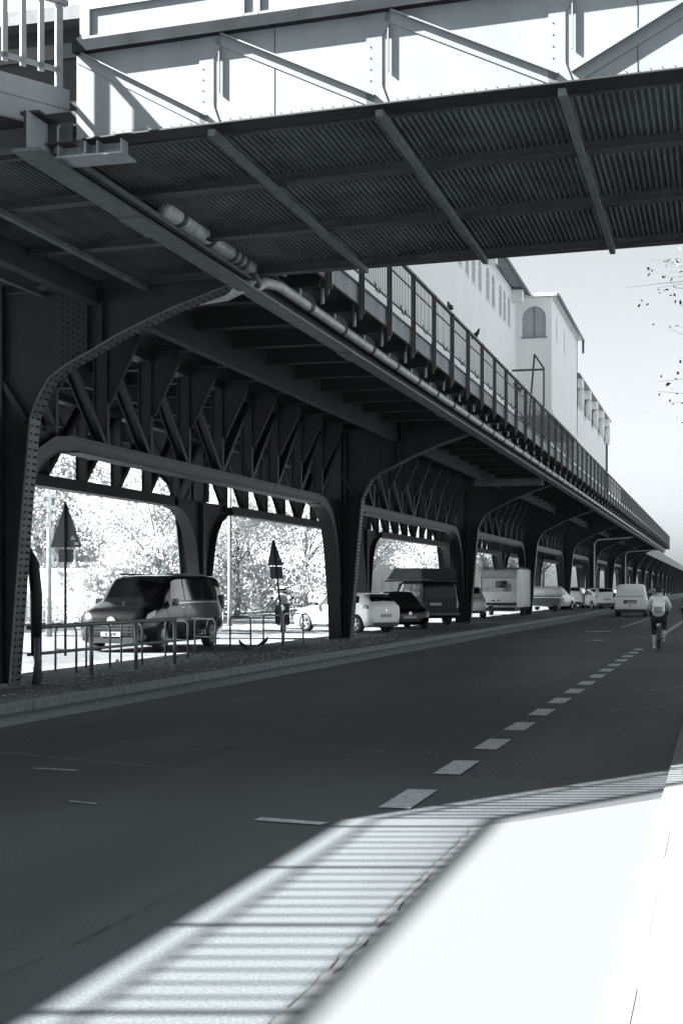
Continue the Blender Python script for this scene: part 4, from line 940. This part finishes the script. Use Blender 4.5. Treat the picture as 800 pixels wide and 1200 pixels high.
def cyclist(label, loc, rz, shirt, pants, bag, sc_=1.0):
    # rides towards +Y, origin at the rear-wheel side ground centre
    r = local(thing('person', label, 'person', loc, rz))
    nodes = [((0,-.18,.98),.15),((0,-.13,1.12),.13),((0,-.02,1.32),(.165,.115)),((0,.03,1.44),(.12,.09)),((0,.06,1.52),.052),((0,.085,1.58),.055),((0,.09,1.66),(.082,.095)),((0,.085,1.74),.07),
             ((.17,.02,1.43),.062),((.26,.2,1.22),.046),((.25,.44,1.08),.032),((.25,.52,1.06),.03),
             ((-.17,.02,1.43),.062),((-.26,.2,1.22),.046),((-.25,.44,1.08),.032),((-.25,.52,1.06),.03),
             ((.10,-.12,.93),.1),((.13,.22,.80),.068),((.13,.1,.42),.045),((.13,.08,.32),.036),((.13,.2,.27),.036),
             ((-.10,-.12,.93),.1),((-.13,.16,.60),.068),((-.13,.02,.22),.045),((-.13,.0,.13),.036),((-.13,.12,.08),.036)]
    E = [(0,1),(1,2),(2,3),(3,4),(4,5),(5,6),(6,7),(3,8),(8,9),(9,10),(10,11),(3,12),(12,13),(13,14),(14,15),(0,16),(16,17),(17,18),(18,19),(19,20),(0,21),(21,22),(22,23),(23,24),(24,25)]
    body = skin_body('body','skin',nodes,E,r)
    def g(ids, ex, name, m, ee):
        nn = [(nodes[i][0], tuple(q+ex for q in nodes[i][1]) if isinstance(nodes[i][1], tuple) else nodes[i][1]+ex) for i in ids]
        skin_body(name, m, nn, ee, r)
    # shirt
    sn = [((0,-.2,.98),(.23,.17)),((0,-.13,1.14),(.17,.14)),((0,-.02,1.32),(.2,.145)),((0,.03,1.43),(.15,.11)),((.18,.02,1.42),.085),((.275,.19,1.23),.066),((.27,.3,1.16),.06),((-.18,.02,1.42),.085),((-.275,.19,1.23),.066),((-.27,.3,1.16),.06)]
    skin_body('shirt', shirt, sn, [(0,1),(1,2),(2,3),(3,4),(4,5),(5,6),(3,7),(7,8),(8,9)], r)
    tn = [((0,-.19,.98),.175),((.11,-.1,.93),.115),((.135,.2,.79),.085),((.135,.13,.5),.066),((-.11,-.1,.93),.115),((-.135,.15,.6),.085),((-.135,.07,.38),.066)]
    skin_body('trousers', pants, tn, [(0,1),(1,2),(2,3),(0,4),(4,5),(5,6)], r)
    for sx, y0, z0 in ((.13,.08,.27),(-.13,.0,.08)):
        skin_body('shoe','shoe',[((sx,y0-.05,z0),.042),((sx,y0+.06,z0-.01),.045),((sx,y0+.17,z0-.02),.036)],[(0,1),(1,2)],r)
    skin_body('hair','hair',[((0,.03,1.57),(.075,.07)),((0,.05,1.64),(.1,.1)),((0,.065,1.72),(.105,.11)),((0,.07,1.78),(.07,.075))],[(0,1),(1,2),(2,3)],r)
    fc = MB().tube([(0,.185,1.655),(0,.2,1.635)],[.012,.014],6).tube([(-.03,.165,1.67),(-.03,.18,1.67)],.012,6).tube([(.03,.165,1.67),(.03,.18,1.67)],.012,6).tube([(-.025,.172,1.61),(.025,.172,1.61)],.007,5).tube([(.085,.08,1.63),(.095,.07,1.68)],.016,6).tube([(-.085,.08,1.63),(-.095,.07,1.68)],.016,6)
    fc.build('face_features','skin',r,True,world=False)
    for d in (-1,1): hand((d*.25,.52,1.06),-d,r)
    if bag:
        b = local(thing('backpack','pale rucksack with a grey pocket on the back of the near cyclist','bag',loc,rz))
        MB().poly([(-.14,-.2,1.06),(.14,-.2,1.06),(.15,-.14,1.2),(.13,-.06,1.44),(-.13,-.06,1.44),(-.15,-.14,1.2)],.13,(0,-1,.3)).build('bag_body','shirt',b,world=False)
        MB().poly([(-.12,-.3,1.05),(.1,-.3,1.05),(.1,-.255,1.19),(-.12,-.255,1.19)],.07,(0,-1,.3)).build('bag_pocket','bag',b,world=False)
        MB().tube([(.11,-.1,1.42),(.11,.06,1.5),(.12,.13,1.3),(.12,.0,1.1)],.016,6).tube([(-.11,-.1,1.42),(-.11,.06,1.5),(-.12,.13,1.3),(-.12,.0,1.1)],.016,6).build('strap','bag',b,world=False)
    return r
def bicycle(label, loc, rz):
    r = local(thing('bicycle', label, 'bicycle', loc, rz, 'bicycles being ridden'))
    for yy in (-.48,.58):
        w = MB()
        w.tube([(0,yy+.33*math.cos(2*PI*k/28),.345+.33*math.sin(2*PI*k/28)) for k in range(29)],.017,6,False)
        o = w.build('wheel','rubber',r,world=False)
        s_ = MB()
        for k in range(12): a=2*PI*k/12; s_.tube([(0,yy,.345),(0,yy+.32*math.cos(a),.345+.32*math.sin(a))],.002,4)
        s_.build('spokes','chrome',o)
    f = MB(); bb=(0,-.02,.3)
    for a,b,rr in (((0,-.48,.345),bb,.012),((0,-.48,.345),(0,-.17,.78),.01),(bb,(0,-.2,.88),.017),(bb,(0,.42,.85),.018),((0,-.17,.76),(0,.42,.9),.017),((0,.4,.98),(0,.46,.72),.018),((0,.46,.72),(0,.58,.345),.014)): f.tube([a,b],rr,8)
    f.build('frame','black',r,world=False)
    MB().tube([(-.3,.52,1.02),(-.2,.5,1.03),(0,.42,1.02),(.2,.5,1.03),(.3,.52,1.02)],.013,7).build('handlebar','black',r,world=False)
    MB().poly([(-.08,-.32,.9),(.08,-.32,.9),(.03,-.02,.92),(-.03,-.02,.92)],.05,(0,0,1)).build('saddle','black',r,world=False)
    MB().box(-.04,.04,-.5,-.44,.66,.74).build('rear_light','lens',r,world=False)
    MB().tube([(-.13,.02,.16),(.13,-.05,.44)],.01,6).box(-.17,-.09,-.02,.1,.13,.15).box(.09,.17,.03,.15,.31,.33).lathe([(.07,0),(.09,.0),(.09,.01)],16,'x',(.03,-.02,.3)).build('crank','black',r,world=False)
    return r
CL = (-1.63,39.9,0)
cyclist('cyclist in a white shirt and dark shorts riding away with a pale backpack', CL, 0, 'shirt','trousers',True)
bicycle('black city bicycle ridden by the cyclist with the backpack', CL, 0)
C2 = (-.95,46.5,0)
cyclist('cyclist in a grey jacket cut off by the right edge of the view', C2, 0, 'jacket','trousers',False)
bicycle('bicycle under the rider in the grey jacket at the right edge', C2, 0)

# motor scooter and rider, facing the camera
SLx, SLy = -15.15, 48.5; srz = math.radians(194)
sp = local(thing('motor_scooter','dark motor scooter standing on the bright ground beyond the bicycle racks','scooter',(SLx,SLy,ZM),srz))
for yy in (-.62,.62):
    w = MB().lathe([(.13,-.06),(.24,-.06),(.27,-.02),(.27,.02),(.24,.06),(.13,.06)],22,'x',(0,yy,.27)); w.build('wheel','rubber',sp,world=False)
MB().poly([(0,.1,.25),(0,-.85,.35),(0,-.9,.7),(0,-.2,.78),(0,-.1,.45),(0,.3,.3)],.42,(1,0,0)).build('body_panel','car_black',sp,world=False)
MB().poly([(0,.28,.3),(0,.4,.35),(0,.55,.95),(0,.42,1.0)],.52,(1,0,0)).build('leg_shield','wagon_paint',sp,world=False)
MB().tube([(-.36,.35,1.02),(0,.48,1.0),(.36,.35,1.02)],.018,7).tube([(0,.48,1.0),(0,.62,.3)],.03,7).build('handlebar','black',sp,world=False)
MB().poly([(0,-.85,.76),(0,-.1,.8),(0,-.12,.86),(0,-.85,.84)],.26,(1,0,0)).build('seat','black',sp,world=False)
MB().lathe([(0,.0),(.09,0),(.1,-.08)],16,'y',(0,.6,.88)).build('headlight','lens',sp,world=False)
for s_ in (-1,1): MB().tube([(s_*.3,.4,1.02),(s_*.36,.4,1.22)],.008,5).box(s_*.36-.06,s_*.36+.06,.39,.41,1.2,1.28).build('mirror','black',sp,world=False)
pr = local(thing('person','scooter rider in a pale helmet and patterned dark jacket facing the road','person',(SLx,SLy,ZM),srz))
nd = [((0,-.35,.88),.14),((0,-.32,1.05),.14),((0,-.27,1.25),(.18,.12)),((0,-.25,1.37),(.12,.09)),((0,-.23,1.45),.055),((0,-.21,1.56),(.085,.1)),
      ((.2,-.22,1.34),.065),((.27,.0,1.12),.055),((.31,.28,1.05),.04),((-.2,-.22,1.34),.065),((-.27,.0,1.12),.055),((-.31,.28,1.05),.04),
      ((.11,-.2,.86),.1),((.18,.18,.82),.075),((.16,.2,.4),.05),((.16,.3,.3),.045),((-.11,-.2,.86),.1),((-.18,.18,.82),.075),((-.16,.2,.4),.05),((-.16,.3,.3),.045)]
skin_body('body','trousers',nd,[(0,1),(1,2),(2,3),(3,4),(4,5),(3,6),(6,7),(7,8),(3,9),(9,10),(10,11),(0,12),(12,13),(13,14),(14,15),(0,16),(16,17),(17,18),(18,19)],pr)
skin_body('jacket','jacket',[((0,-.35,.92),.16),((0,-.32,1.08),.165),((0,-.26,1.27),(.2,.15)),((.2,-.2,1.33),.085),((.28,0,1.14),.085),((-.2,-.2,1.33),.1),((-.28,0,1.14),.085)],[(0,1),(1,2),(2,3),(3,4),(2,5),(5,6)],pr)
skin_body('helmet','tank',[((0,-.22,1.46),(.12,.13)),((0,-.21,1.56),(.155,.17)),((0,-.22,1.66),(.12,.13))],[(0,1),(1,2)],pr)
MB().poly([(-.12,-.05,1.5),(.12,-.05,1.5),(.12,-.045,1.58),(-.12,-.045,1.58)],.03,(0,1,0)).build('visor','glass',pr,world=False)
for d in (-1,1): hand((d*.33,.3,1.04),-d,pr,'trousers')

# ================================================================ STREET FURNITURE
def sign(name, label, x, y, h, tz0, tz1, w, yaw, pz0, pz1, pw, lean=(0,0)):
    r = thing(name, label, 'road sign', (x,y,ZM), 0, 'triangular signs seen from behind')
    top = (x+lean[0], y+lean[1], h)
    MB().tube([(x,y,ZM),top],.032,10).build('pole','iron',r,True)
    dx, dy = math.cos(yaw), math.sin(yaw)
    def P(a, z): t_ = (z-ZM)/(h-ZM); return (x+lean[0]*t_+dx*a-dy*.05, y+lean[1]*t_+dy*a+dx*.05, z)
    MB().poly([P(-w/2,tz0),P(-w/2+.03,tz0-.02),P(w/2-.03,tz0-.02),P(w/2,tz0),P(.03,tz1),P(-.03,tz1)],.012,(-dy,dx,0)).build('triangle_panel','sign_back',r)
    MB().poly([P(-pw/2,pz0),P(pw/2,pz0),P(pw/2,pz1),P(-pw/2,pz1)],.012,(-dy,dx,0)).build('plate','sign_back',r)
    def S_(a0,a1,z0,z1):
        q=[P(a0,z0),P(a1,z0),P(a1,z1),P(a0,z1)]; return MB().poly([(p[0]+dy*.012,p[1]-dx*.012,p[2]) for p in q],.004,(-dy,dx,0))
    S_(.12,.22,tz0+.16,tz0+.21).build('sticker','sticker',r); S_(.2,.3,tz0+.04,tz0+.1).build('sticker','sticker',r); S_(.14,.19,tz0+.22,tz0+.25).build('sticker','sticker',r)
    return r
sign('warning_sign','triangular sign with a small plate on an upright pole left of the black minivan',-14.8,30.3,3.72,2.68,3.66,.74,math.radians(10),2.32,2.62,.36)
sign('warning_sign','leaning triangular sign with a plate beside the scooter rider',-12.95,41.5,3.2,2.42,3.18,.5,math.radians(32),2.0,2.38,.4,(-.36,.1))
# guard rail
gr = thing('guard_rail','low tubular steel guard rail with thick posts in front of the bicycle racks','railing',(-10.87,23.3,.12))
for yy in (21.3,23.3,25.3,27.3): MB().tube([(-10.87,yy,.12),(-10.87,yy,1.06)],.038,10).lathe([(.0,.14),(.08,.14),(.085,.12)],12,'z',(-10.87,yy,0)).build('post','galv',gr,True)
MB().tube([(-10.87,20.9,1.06),(-10.87,27.35,1.06)],.038,10).build('top_rail','galv',gr,True)
MB().tube([(-10.87,20.9,.62),(-10.87,27.35,.62)],.028,10).build('lower_rail','galv',gr,True)
# bicycle racks
rk = MB(); pts = [(0,0,.0),(0,0,.72)]
for i in range(7): a=PI/2*i/6; pts.append((-.12+.12*math.cos(a)*1, .0, .72+.12*math.sin(a)))
base = [(0,0),(-.75,.55)]
def rackpts():
    P=[]; d=Vector((-.8,.6,0)); L_=.9
    P.append(Vector((0,0,0))); P.append(Vector((0,0,.72)))
    for i in range(1,6): a=PI/2*i/5; P.append(d*(.13*(1-math.cos(a)))+Vector((0,0,.72+.13*math.sin(a))))
    for i in range(0,6): a=PI/2*i/5; P.append(d*(L_-.13*(1-math.sin(a)))+Vector((0,0,.72+.13*math.cos(a))))
    P.append(d*L_); return P
rm_ = MB().tube(rackpts(),.024,8).mesh('hoop','galv',True); rb_ = MB().tube([(0,0,.42),(-.8*.9,.6*.9,.42)],.016,8).mesh('cross_rail','galv',True)
rl = ['nearest bicycle rack hoop, just right of the nearest column','second bicycle rack hoop, in front of the sign pole','third bicycle rack hoop, below the minivan number plate','fourth bicycle rack hoop, before the minivan front wheel','fifth bicycle rack hoop, before the minivan sliding door','sixth bicycle rack hoop, at the minivan rear wheel','seventh bicycle rack hoop, just behind the minivan','eighth bicycle rack hoop, in front of the scooter','last bicycle rack hoop, nearest the white hatchback']
for lab, yy in zip(rl, (22.6,24.1,25.6,27.2,29.8,31.6,34.2,36.9,38.9)):
    r = local(thing('bicycle_rack', lab, 'bicycle rack', (-11.55,yy,ZM), R.uniform(-.05,.05), 'bicycle rack hoops')); link('hoop', rm_, r); link('cross_rail', rb_, r)
# ball on the ground and pigeons
o = MB().lathe([(0,-.05)]+[(.05*math.cos(-PI/2+PI*i/8),.05*math.sin(-PI/2+PI*i/8)) for i in range(1,8)]+[(0,.05)],14,'z',(-12.2,27.4,.17)).build('paper_cup','sticker',None,True); tag(o,'small pale crumpled cup lying on the ground near the minivan','cup')
def pigeon(loc, rz, label):
    r = local(thing('pigeon',label,'pigeon',loc,rz,'pigeons'))
    skin_body('body','pigeon',[((0,0,.1),(.055,.06)),((0,-.09,.06),.04),((0,-.2,.02),(.035,.012)),((0,.06,.16),.045),((0,.09,.22),.03),((0,.1,.25),.026)],[(0,1),(1,2),(0,3),(3,4),(4,5)],r,1)
    MB().tube([(0,.12,.25),(0,.155,.24)],[.009,.002],5).tube([(.02,0,.06),(.02,.0,0)],.005,4).tube([(-.02,0,.06),(-.02,.0,0)],.005,4).build('beak_and_legs','plastic',r,world=False)
pigeon((-6.2,33.1,8.29),.6,'pigeon perched on the railing nearest the bridge'); pigeon((-6.2,36.9,8.29),-2.2,'pigeon perched on the railing, second from the bridge')
pigeon((-6.35,45.6,8.1),1.2,'pigeon huddled by the gate frame, left of a pair'); pigeon((-6.3,46.2,8.12),-1.0,'pigeon huddled by the gate frame, right of a pair')
pigeon((-11.9,34.6,.12),1.4,'pigeon pecking on the ground between the racks and the minivan'); pigeon((-12.1,37.0,.12),-1.6,'pigeon on the ground near the last bicycle racks')
# traffic signal far off
ts = thing('traffic_signal','small dark traffic signal hanging above the far road','traffic light',(2.0,116,0))
MB().tube([(2.0,116,0),(2.0,116,5.6),(1.6,116,6.0),(-2.2,116,6.1)],.07,8).build('mast','iron',ts)
MB().box(-1.85,-1.55,115.85,116.1,4.7,5.6).build('signal_head','black',ts)

# ================================================================ TREES, FENCE, HOUSES
def crown(name, n, rx, rz, zc, size, seed, m, clumps=26):
    rr = random.Random(seed); mb = MB(); cl = []
    for i in range(clumps):
        a = rr.uniform(0,2*PI); u = rr.uniform(-1,1); q = rr.random()**.5; w = math.sqrt(1-u*u)
        cl.append((Vector((rx*q*w*math.cos(a), rx*q*w*math.sin(a), zc+rz*q*u)), rr.uniform(.35,.9)*rx*.36))
    for i in range(n):
        c_, cr_ = rr.choice(cl)
        d = Vector((rr.gauss(0,1),rr.gauss(0,1),rr.gauss(0,1)))*cr_*.55; p = c_+d
        s_ = size*rr.uniform(.6,1.4); a = Vector((rr.gauss(0,1),rr.gauss(0,1),rr.gauss(0,.7))).normalized(); b = a.orthogonal().normalized(); c2 = a.cross(b)
        t_ = rr.uniform(0,PI); e1 = b*math.cos(t_)+c2*math.sin(t_); e2 = a.cross(e1)
        mb.add([p-e1*s_, p-e2*s_*.55, p+e1*s_, p+e2*s_*.55], [(0,1,2,3)])
    return mb, cl
def limbs(cl, zt, h0, r0, seed):
    rr = random.Random(seed); mb = MB()
    mb.tube([(0,0,0),(rr.uniform(-.1,.1),rr.uniform(-.1,.1),h0*.5),(0,0,h0),(rr.uniform(-.3,.3),0,zt)],[r0,r0*.8,r0*.65,r0*.2],10)
    for c_, cr_ in cl:
        z0 = rr.uniform(h0*.85, min(zt*.9, max(h0,c_.z))); a = Vector((0,0,z0)); mid = a.lerp(c_,.5)+Vector((rr.uniform(-.3,.3),rr.uniform(-.3,.3),rr.uniform(.1,.5)))
        mb.tube([a, mid, c_],[r0*.28,r0*.16,r0*.05],6)
        for k in range(5):
            e = c_+Vector((rr.gauss(0,1),rr.gauss(0,1),rr.gauss(0,.8)))*cr_*.8
            mb.tube([mid.lerp(c_,rr.random()), (mid+e)/2+Vector((0,0,.2)), e],[r0*.08,r0*.06,r0*.02],4,False)
    return mb
TP = []
for sd in range(4):
    mb, cl = crown('c', 14000, 4.6, 4.6, 7.0, .09, 10+sd, 'leaf', 46)
    TP.append((mb.mesh('crown','leaf' if sd % 2 == 0 else 'leaf2'), limbs(cl, 10.5, 3.2, .2, 20+sd).mesh('trunk','bark_pale',True)))
spots = [(-27.5,47,'pale leafed street tree with a bare trunk seen left of the second column',.95,1),(-24.5,60,'street tree rising behind the scooter rider',.8,0),(-26.5,76,'street tree seen above the white hatchback',.9,2),
         (-36,52,'broad tree overhanging the picket fence at the left',1.1,3),(-41,68,'tall tree behind the fence and the shop sign',1.25,0),(-36,84,'tree beyond the far street above the hedge',1.15,2),
         (-34,100,'tree seen through the third arch above the black hatchback',1.1,1),(-30,122,'far tree behind the roof tent',1.05,3),(-42,40,'leftmost tree behind the triangular sign',1.3,2),
         (-30,145,'far tree seen between the caravan and the fifth column',1.1,0),(-48,95,'tall background tree in the second arch',1.4,3),(-29,180,'far tree beyond the parked white cars',1.1,1),(-46,125,'background tree above the wagon',1.4,2),(-50,56,'tall tree behind the leftmost houses',1.4,0),(-33,66,'broad tree between the shop letters and the lamp post',1.25,1),(-38,74,'tree right of the lamp post in the second arch',1.3,3),(-33,112,'tree in the gap before the third column',1.2,0),(-31,165,'tree in the gap between the fourth and fifth columns',1.3,2),(-30,210,'tree in the gap after the fifth column',1.4,1),(-30,250,'last tree down the far street',1.5,0),(-44,46,'dense tree between the nearest column and the triangular sign',1.3,1)]
for i, (x,y,lab,s_,k) in enumerate(spots):
    r = local(thing('street_tree', lab, 'tree', (x,y,.0), R.uniform(0,6), 'trees across the far street')); r.scale = (s_,s_,s_)
    link('crown', TP[k][0], r); link('trunk', TP[k][1], r)
# tree at the right, twigs reaching into view
mb, cl = crown('c', 1700, 3.5, 3.6, 6.9, .04, 77, 'leaf_dark', 60)
r = local(thing('roadside_tree','sparse tree at the right edge, only hanging twigs with small leaves in view','tree',(2.25,26,0)))
link('crown', mb.mesh('crown','leaf_dark'), r); lm = limbs(cl, 11, 3.6, .085, 78); link('trunk', lm.mesh('trunk','bark',True), r)
# bushes
for (x,y,s_,lab,m_) in ((-29,66.5,2.3,'tall grey shrub behind the scooter rider','leaf2'),(-28.5,72,2.2,'tall shrub left of the white hatchback','leaf2'),(-29,79,2.3,'tall shrub behind the white hatchback','leaf2'),(-29.5,88,2.4,'tall shrub behind the black hatchback','leaf2'),(-30,98,2.4,'tall shrub behind the roof tent','leaf2'),(-35,56,1.9,'tall shrub left of the pavilion wall','leaf2'),(-27.6,58.5,1.0,'rounded pale hedge bush below the shop letters','leaf'),(-26.1,60.2,.8,'darker round bush right of the pale hedge bush','leaf2'),(-33,46,.9,'flowering bush behind the picket fence','leaf'),(-34.5,51,.8,'leafy bush at the right end of the picket fence','leaf2')):
    mb, cl = crown('b', 2600, 1.7, .75, .8, .06, int(abs(x*7)), m_, 22)
    o = link('bush', mb.mesh('bush', m_)); o.location = (x,y,.1); o.scale = (s_,s_,s_); tag(o, lab, 'bush')
# picket fence
pf = thing('picket_fence','pale grey picket fence with white gate posts across the far street','fence',(-30.8,62,.1))
fa, fb_ = Vector((-34.5,56.0,0)), Vector((-27.0,64.0,0)); dv = (fb_-fa); n = int(dv.length/.21)
fa, fb_ = Vector((-37.5,52.5,0)), Vector((-27.5,60.0,0)); dv = (fb_-fa); n = int(dv.length/.2)
pk = MB().poly([(-.055,0,0),(.055,0,0),(.055,0,.95),(0,0,1.03),(-.055,0,.95)],.025,(0,1,0)).mesh('picket','fence')
an = math.atan2(dv.y,dv.x)
for i in range(n):
    p = fa+dv*(i/n)
    if .60 < i/n < .66: continue
    o = link('picket', pk, pf); o.location = (p.x,p.y,.15); o.rotation_euler=(0,0,an)
for z in (.35,.85): MB().beam((fa.x,fa.y+.03,z),(fb_.x,fb_.y+.03,z),.03,.07).build('rail','fence',pf)
for t_ in (.6,.66): p = fa+dv*t_; MB().box(p.x-.14,p.x+.14,p.y-.14,p.y+.14,.1,1.5).build('gate_post','render',pf)
# street lamps
for (x,y,lab) in ((-19.9,56.2,'pale lamp post behind the leaning sign'),(-22.6,45.0,'pale lamp post behind the upright triangular sign')):
    r = thing('street_lamp',lab,'street lamp',(x,y,0),0,'pale lamp posts')
    MB().tube([(x,y,0),(x,y,1.2),(x,y,8.5),(x-.8,y,9)],[.11,.09,.06,.04],10).build('post','fascia',r,True)
    MB().box(x-1.5,x-.75,y-.14,y+.14,8.92,9.06).build('lamp_head','fascia',r)
# houses beyond
def house(label, x0, x1, y0, y1, h, face_y=True, rows=3, cols=5, low=False):
    r = thing('house', label, 'house', ((x0+x1)/2,(y0+y1)/2,0), 0, 'houses across the far street')
    MB().box(x0,x1,y0,y1,0,h).build('wall','house',r)
    MB().box(x0-.3,x1+.3,y0-.3,y1+.3,h+.003,h+.3).build('roof','fence',r)
    for a in range(rows):
        z = 1.3+a*3.2
        for k in range(cols):
            yy = y0+(y1-y0)*(k+.5)/cols
            w = MB().box(x1+.002,x1+.03,yy-.55,yy+.55,z,z+1.6).build('window','house_dark',r); MB().box(x1+.031,x1+.06,yy-.03,yy+.03,z,z+1.6).box(x1+.002,x1+.1,yy-.65,yy+.65,z-.08,z-.005).build('frame','render',w)
        for k in range(max(1,int((x1-x0)/4))):
            xx = x0+(x1-x0)*(k+.5)/max(1,int((x1-x0)/4))
            w = MB().box(xx-.5,xx+.5,y0-.03,y0-.002,z,z+1.6).build('window','house_dark',r); MB().box(xx-.02,xx+.02,y0-.05,y0-.031,z,z+1.6).build('frame','render',w)
    return r
house('low pale pavilion behind the picket fence',-47,-36,62,76,3.3,rows=1,cols=4)
house('pale apartment house behind the trees in the first arch',-70,-55,40,90,15,rows=4,cols=12)
house('pale apartment house behind the trees in the second arch',-68,-53,96,150,17,rows=5,cols=12)
house('distant apartment house far down the street behind the parked cars',-56,-42,160,260,17,rows=5,cols=20)
# shop with round letters
sh_ = thing('shop_front','low white shop wall with round rooftop letters partly hidden by the minivan','shop',(-31,62.5,0))
MB().box(-33.5,-30.4,64.2,68.5,.1,2.7).build('wall','render',sh_)
MB().box(-31.6,-30.9,64.15,64.19,1.2,2.5).build('window','house_dark',sh_)
lt = letters('oOLI', 1.15, 'house_dark', sh_, (0,0,0), (0,0,0), .05); lt.matrix_parent_inverse = WM[sh_.name].inverted(); lt.location = (-32.0,64.1,3.1); lt.rotation_euler = (PI/2,0,.3)

# ================================================================ HAZE
hz = MB().box(-75,30,-20,520,-1.5,22).mesh('haze','black'); hm_ = bpy.data.materials.new('haze_air'); hm_.use_nodes = True
n = hm_.node_tree.nodes; n.clear(); o_ = n.new('ShaderNodeOutputMaterial'); pv_ = n.new('ShaderNodeVolumePrincipled'); pv_.inputs['Density'].default_value = .00005; pv_.inputs['Color'].default_value = (.9,.95,1,1); pv_.inputs['Anisotropy'].default_value = .3
hm_.node_tree.links.new(pv_.outputs[0], o_.inputs['Volume']); hz.materials.clear(); hz.materials.append(hm_)
link('haze', hz, None, kind='stuff')
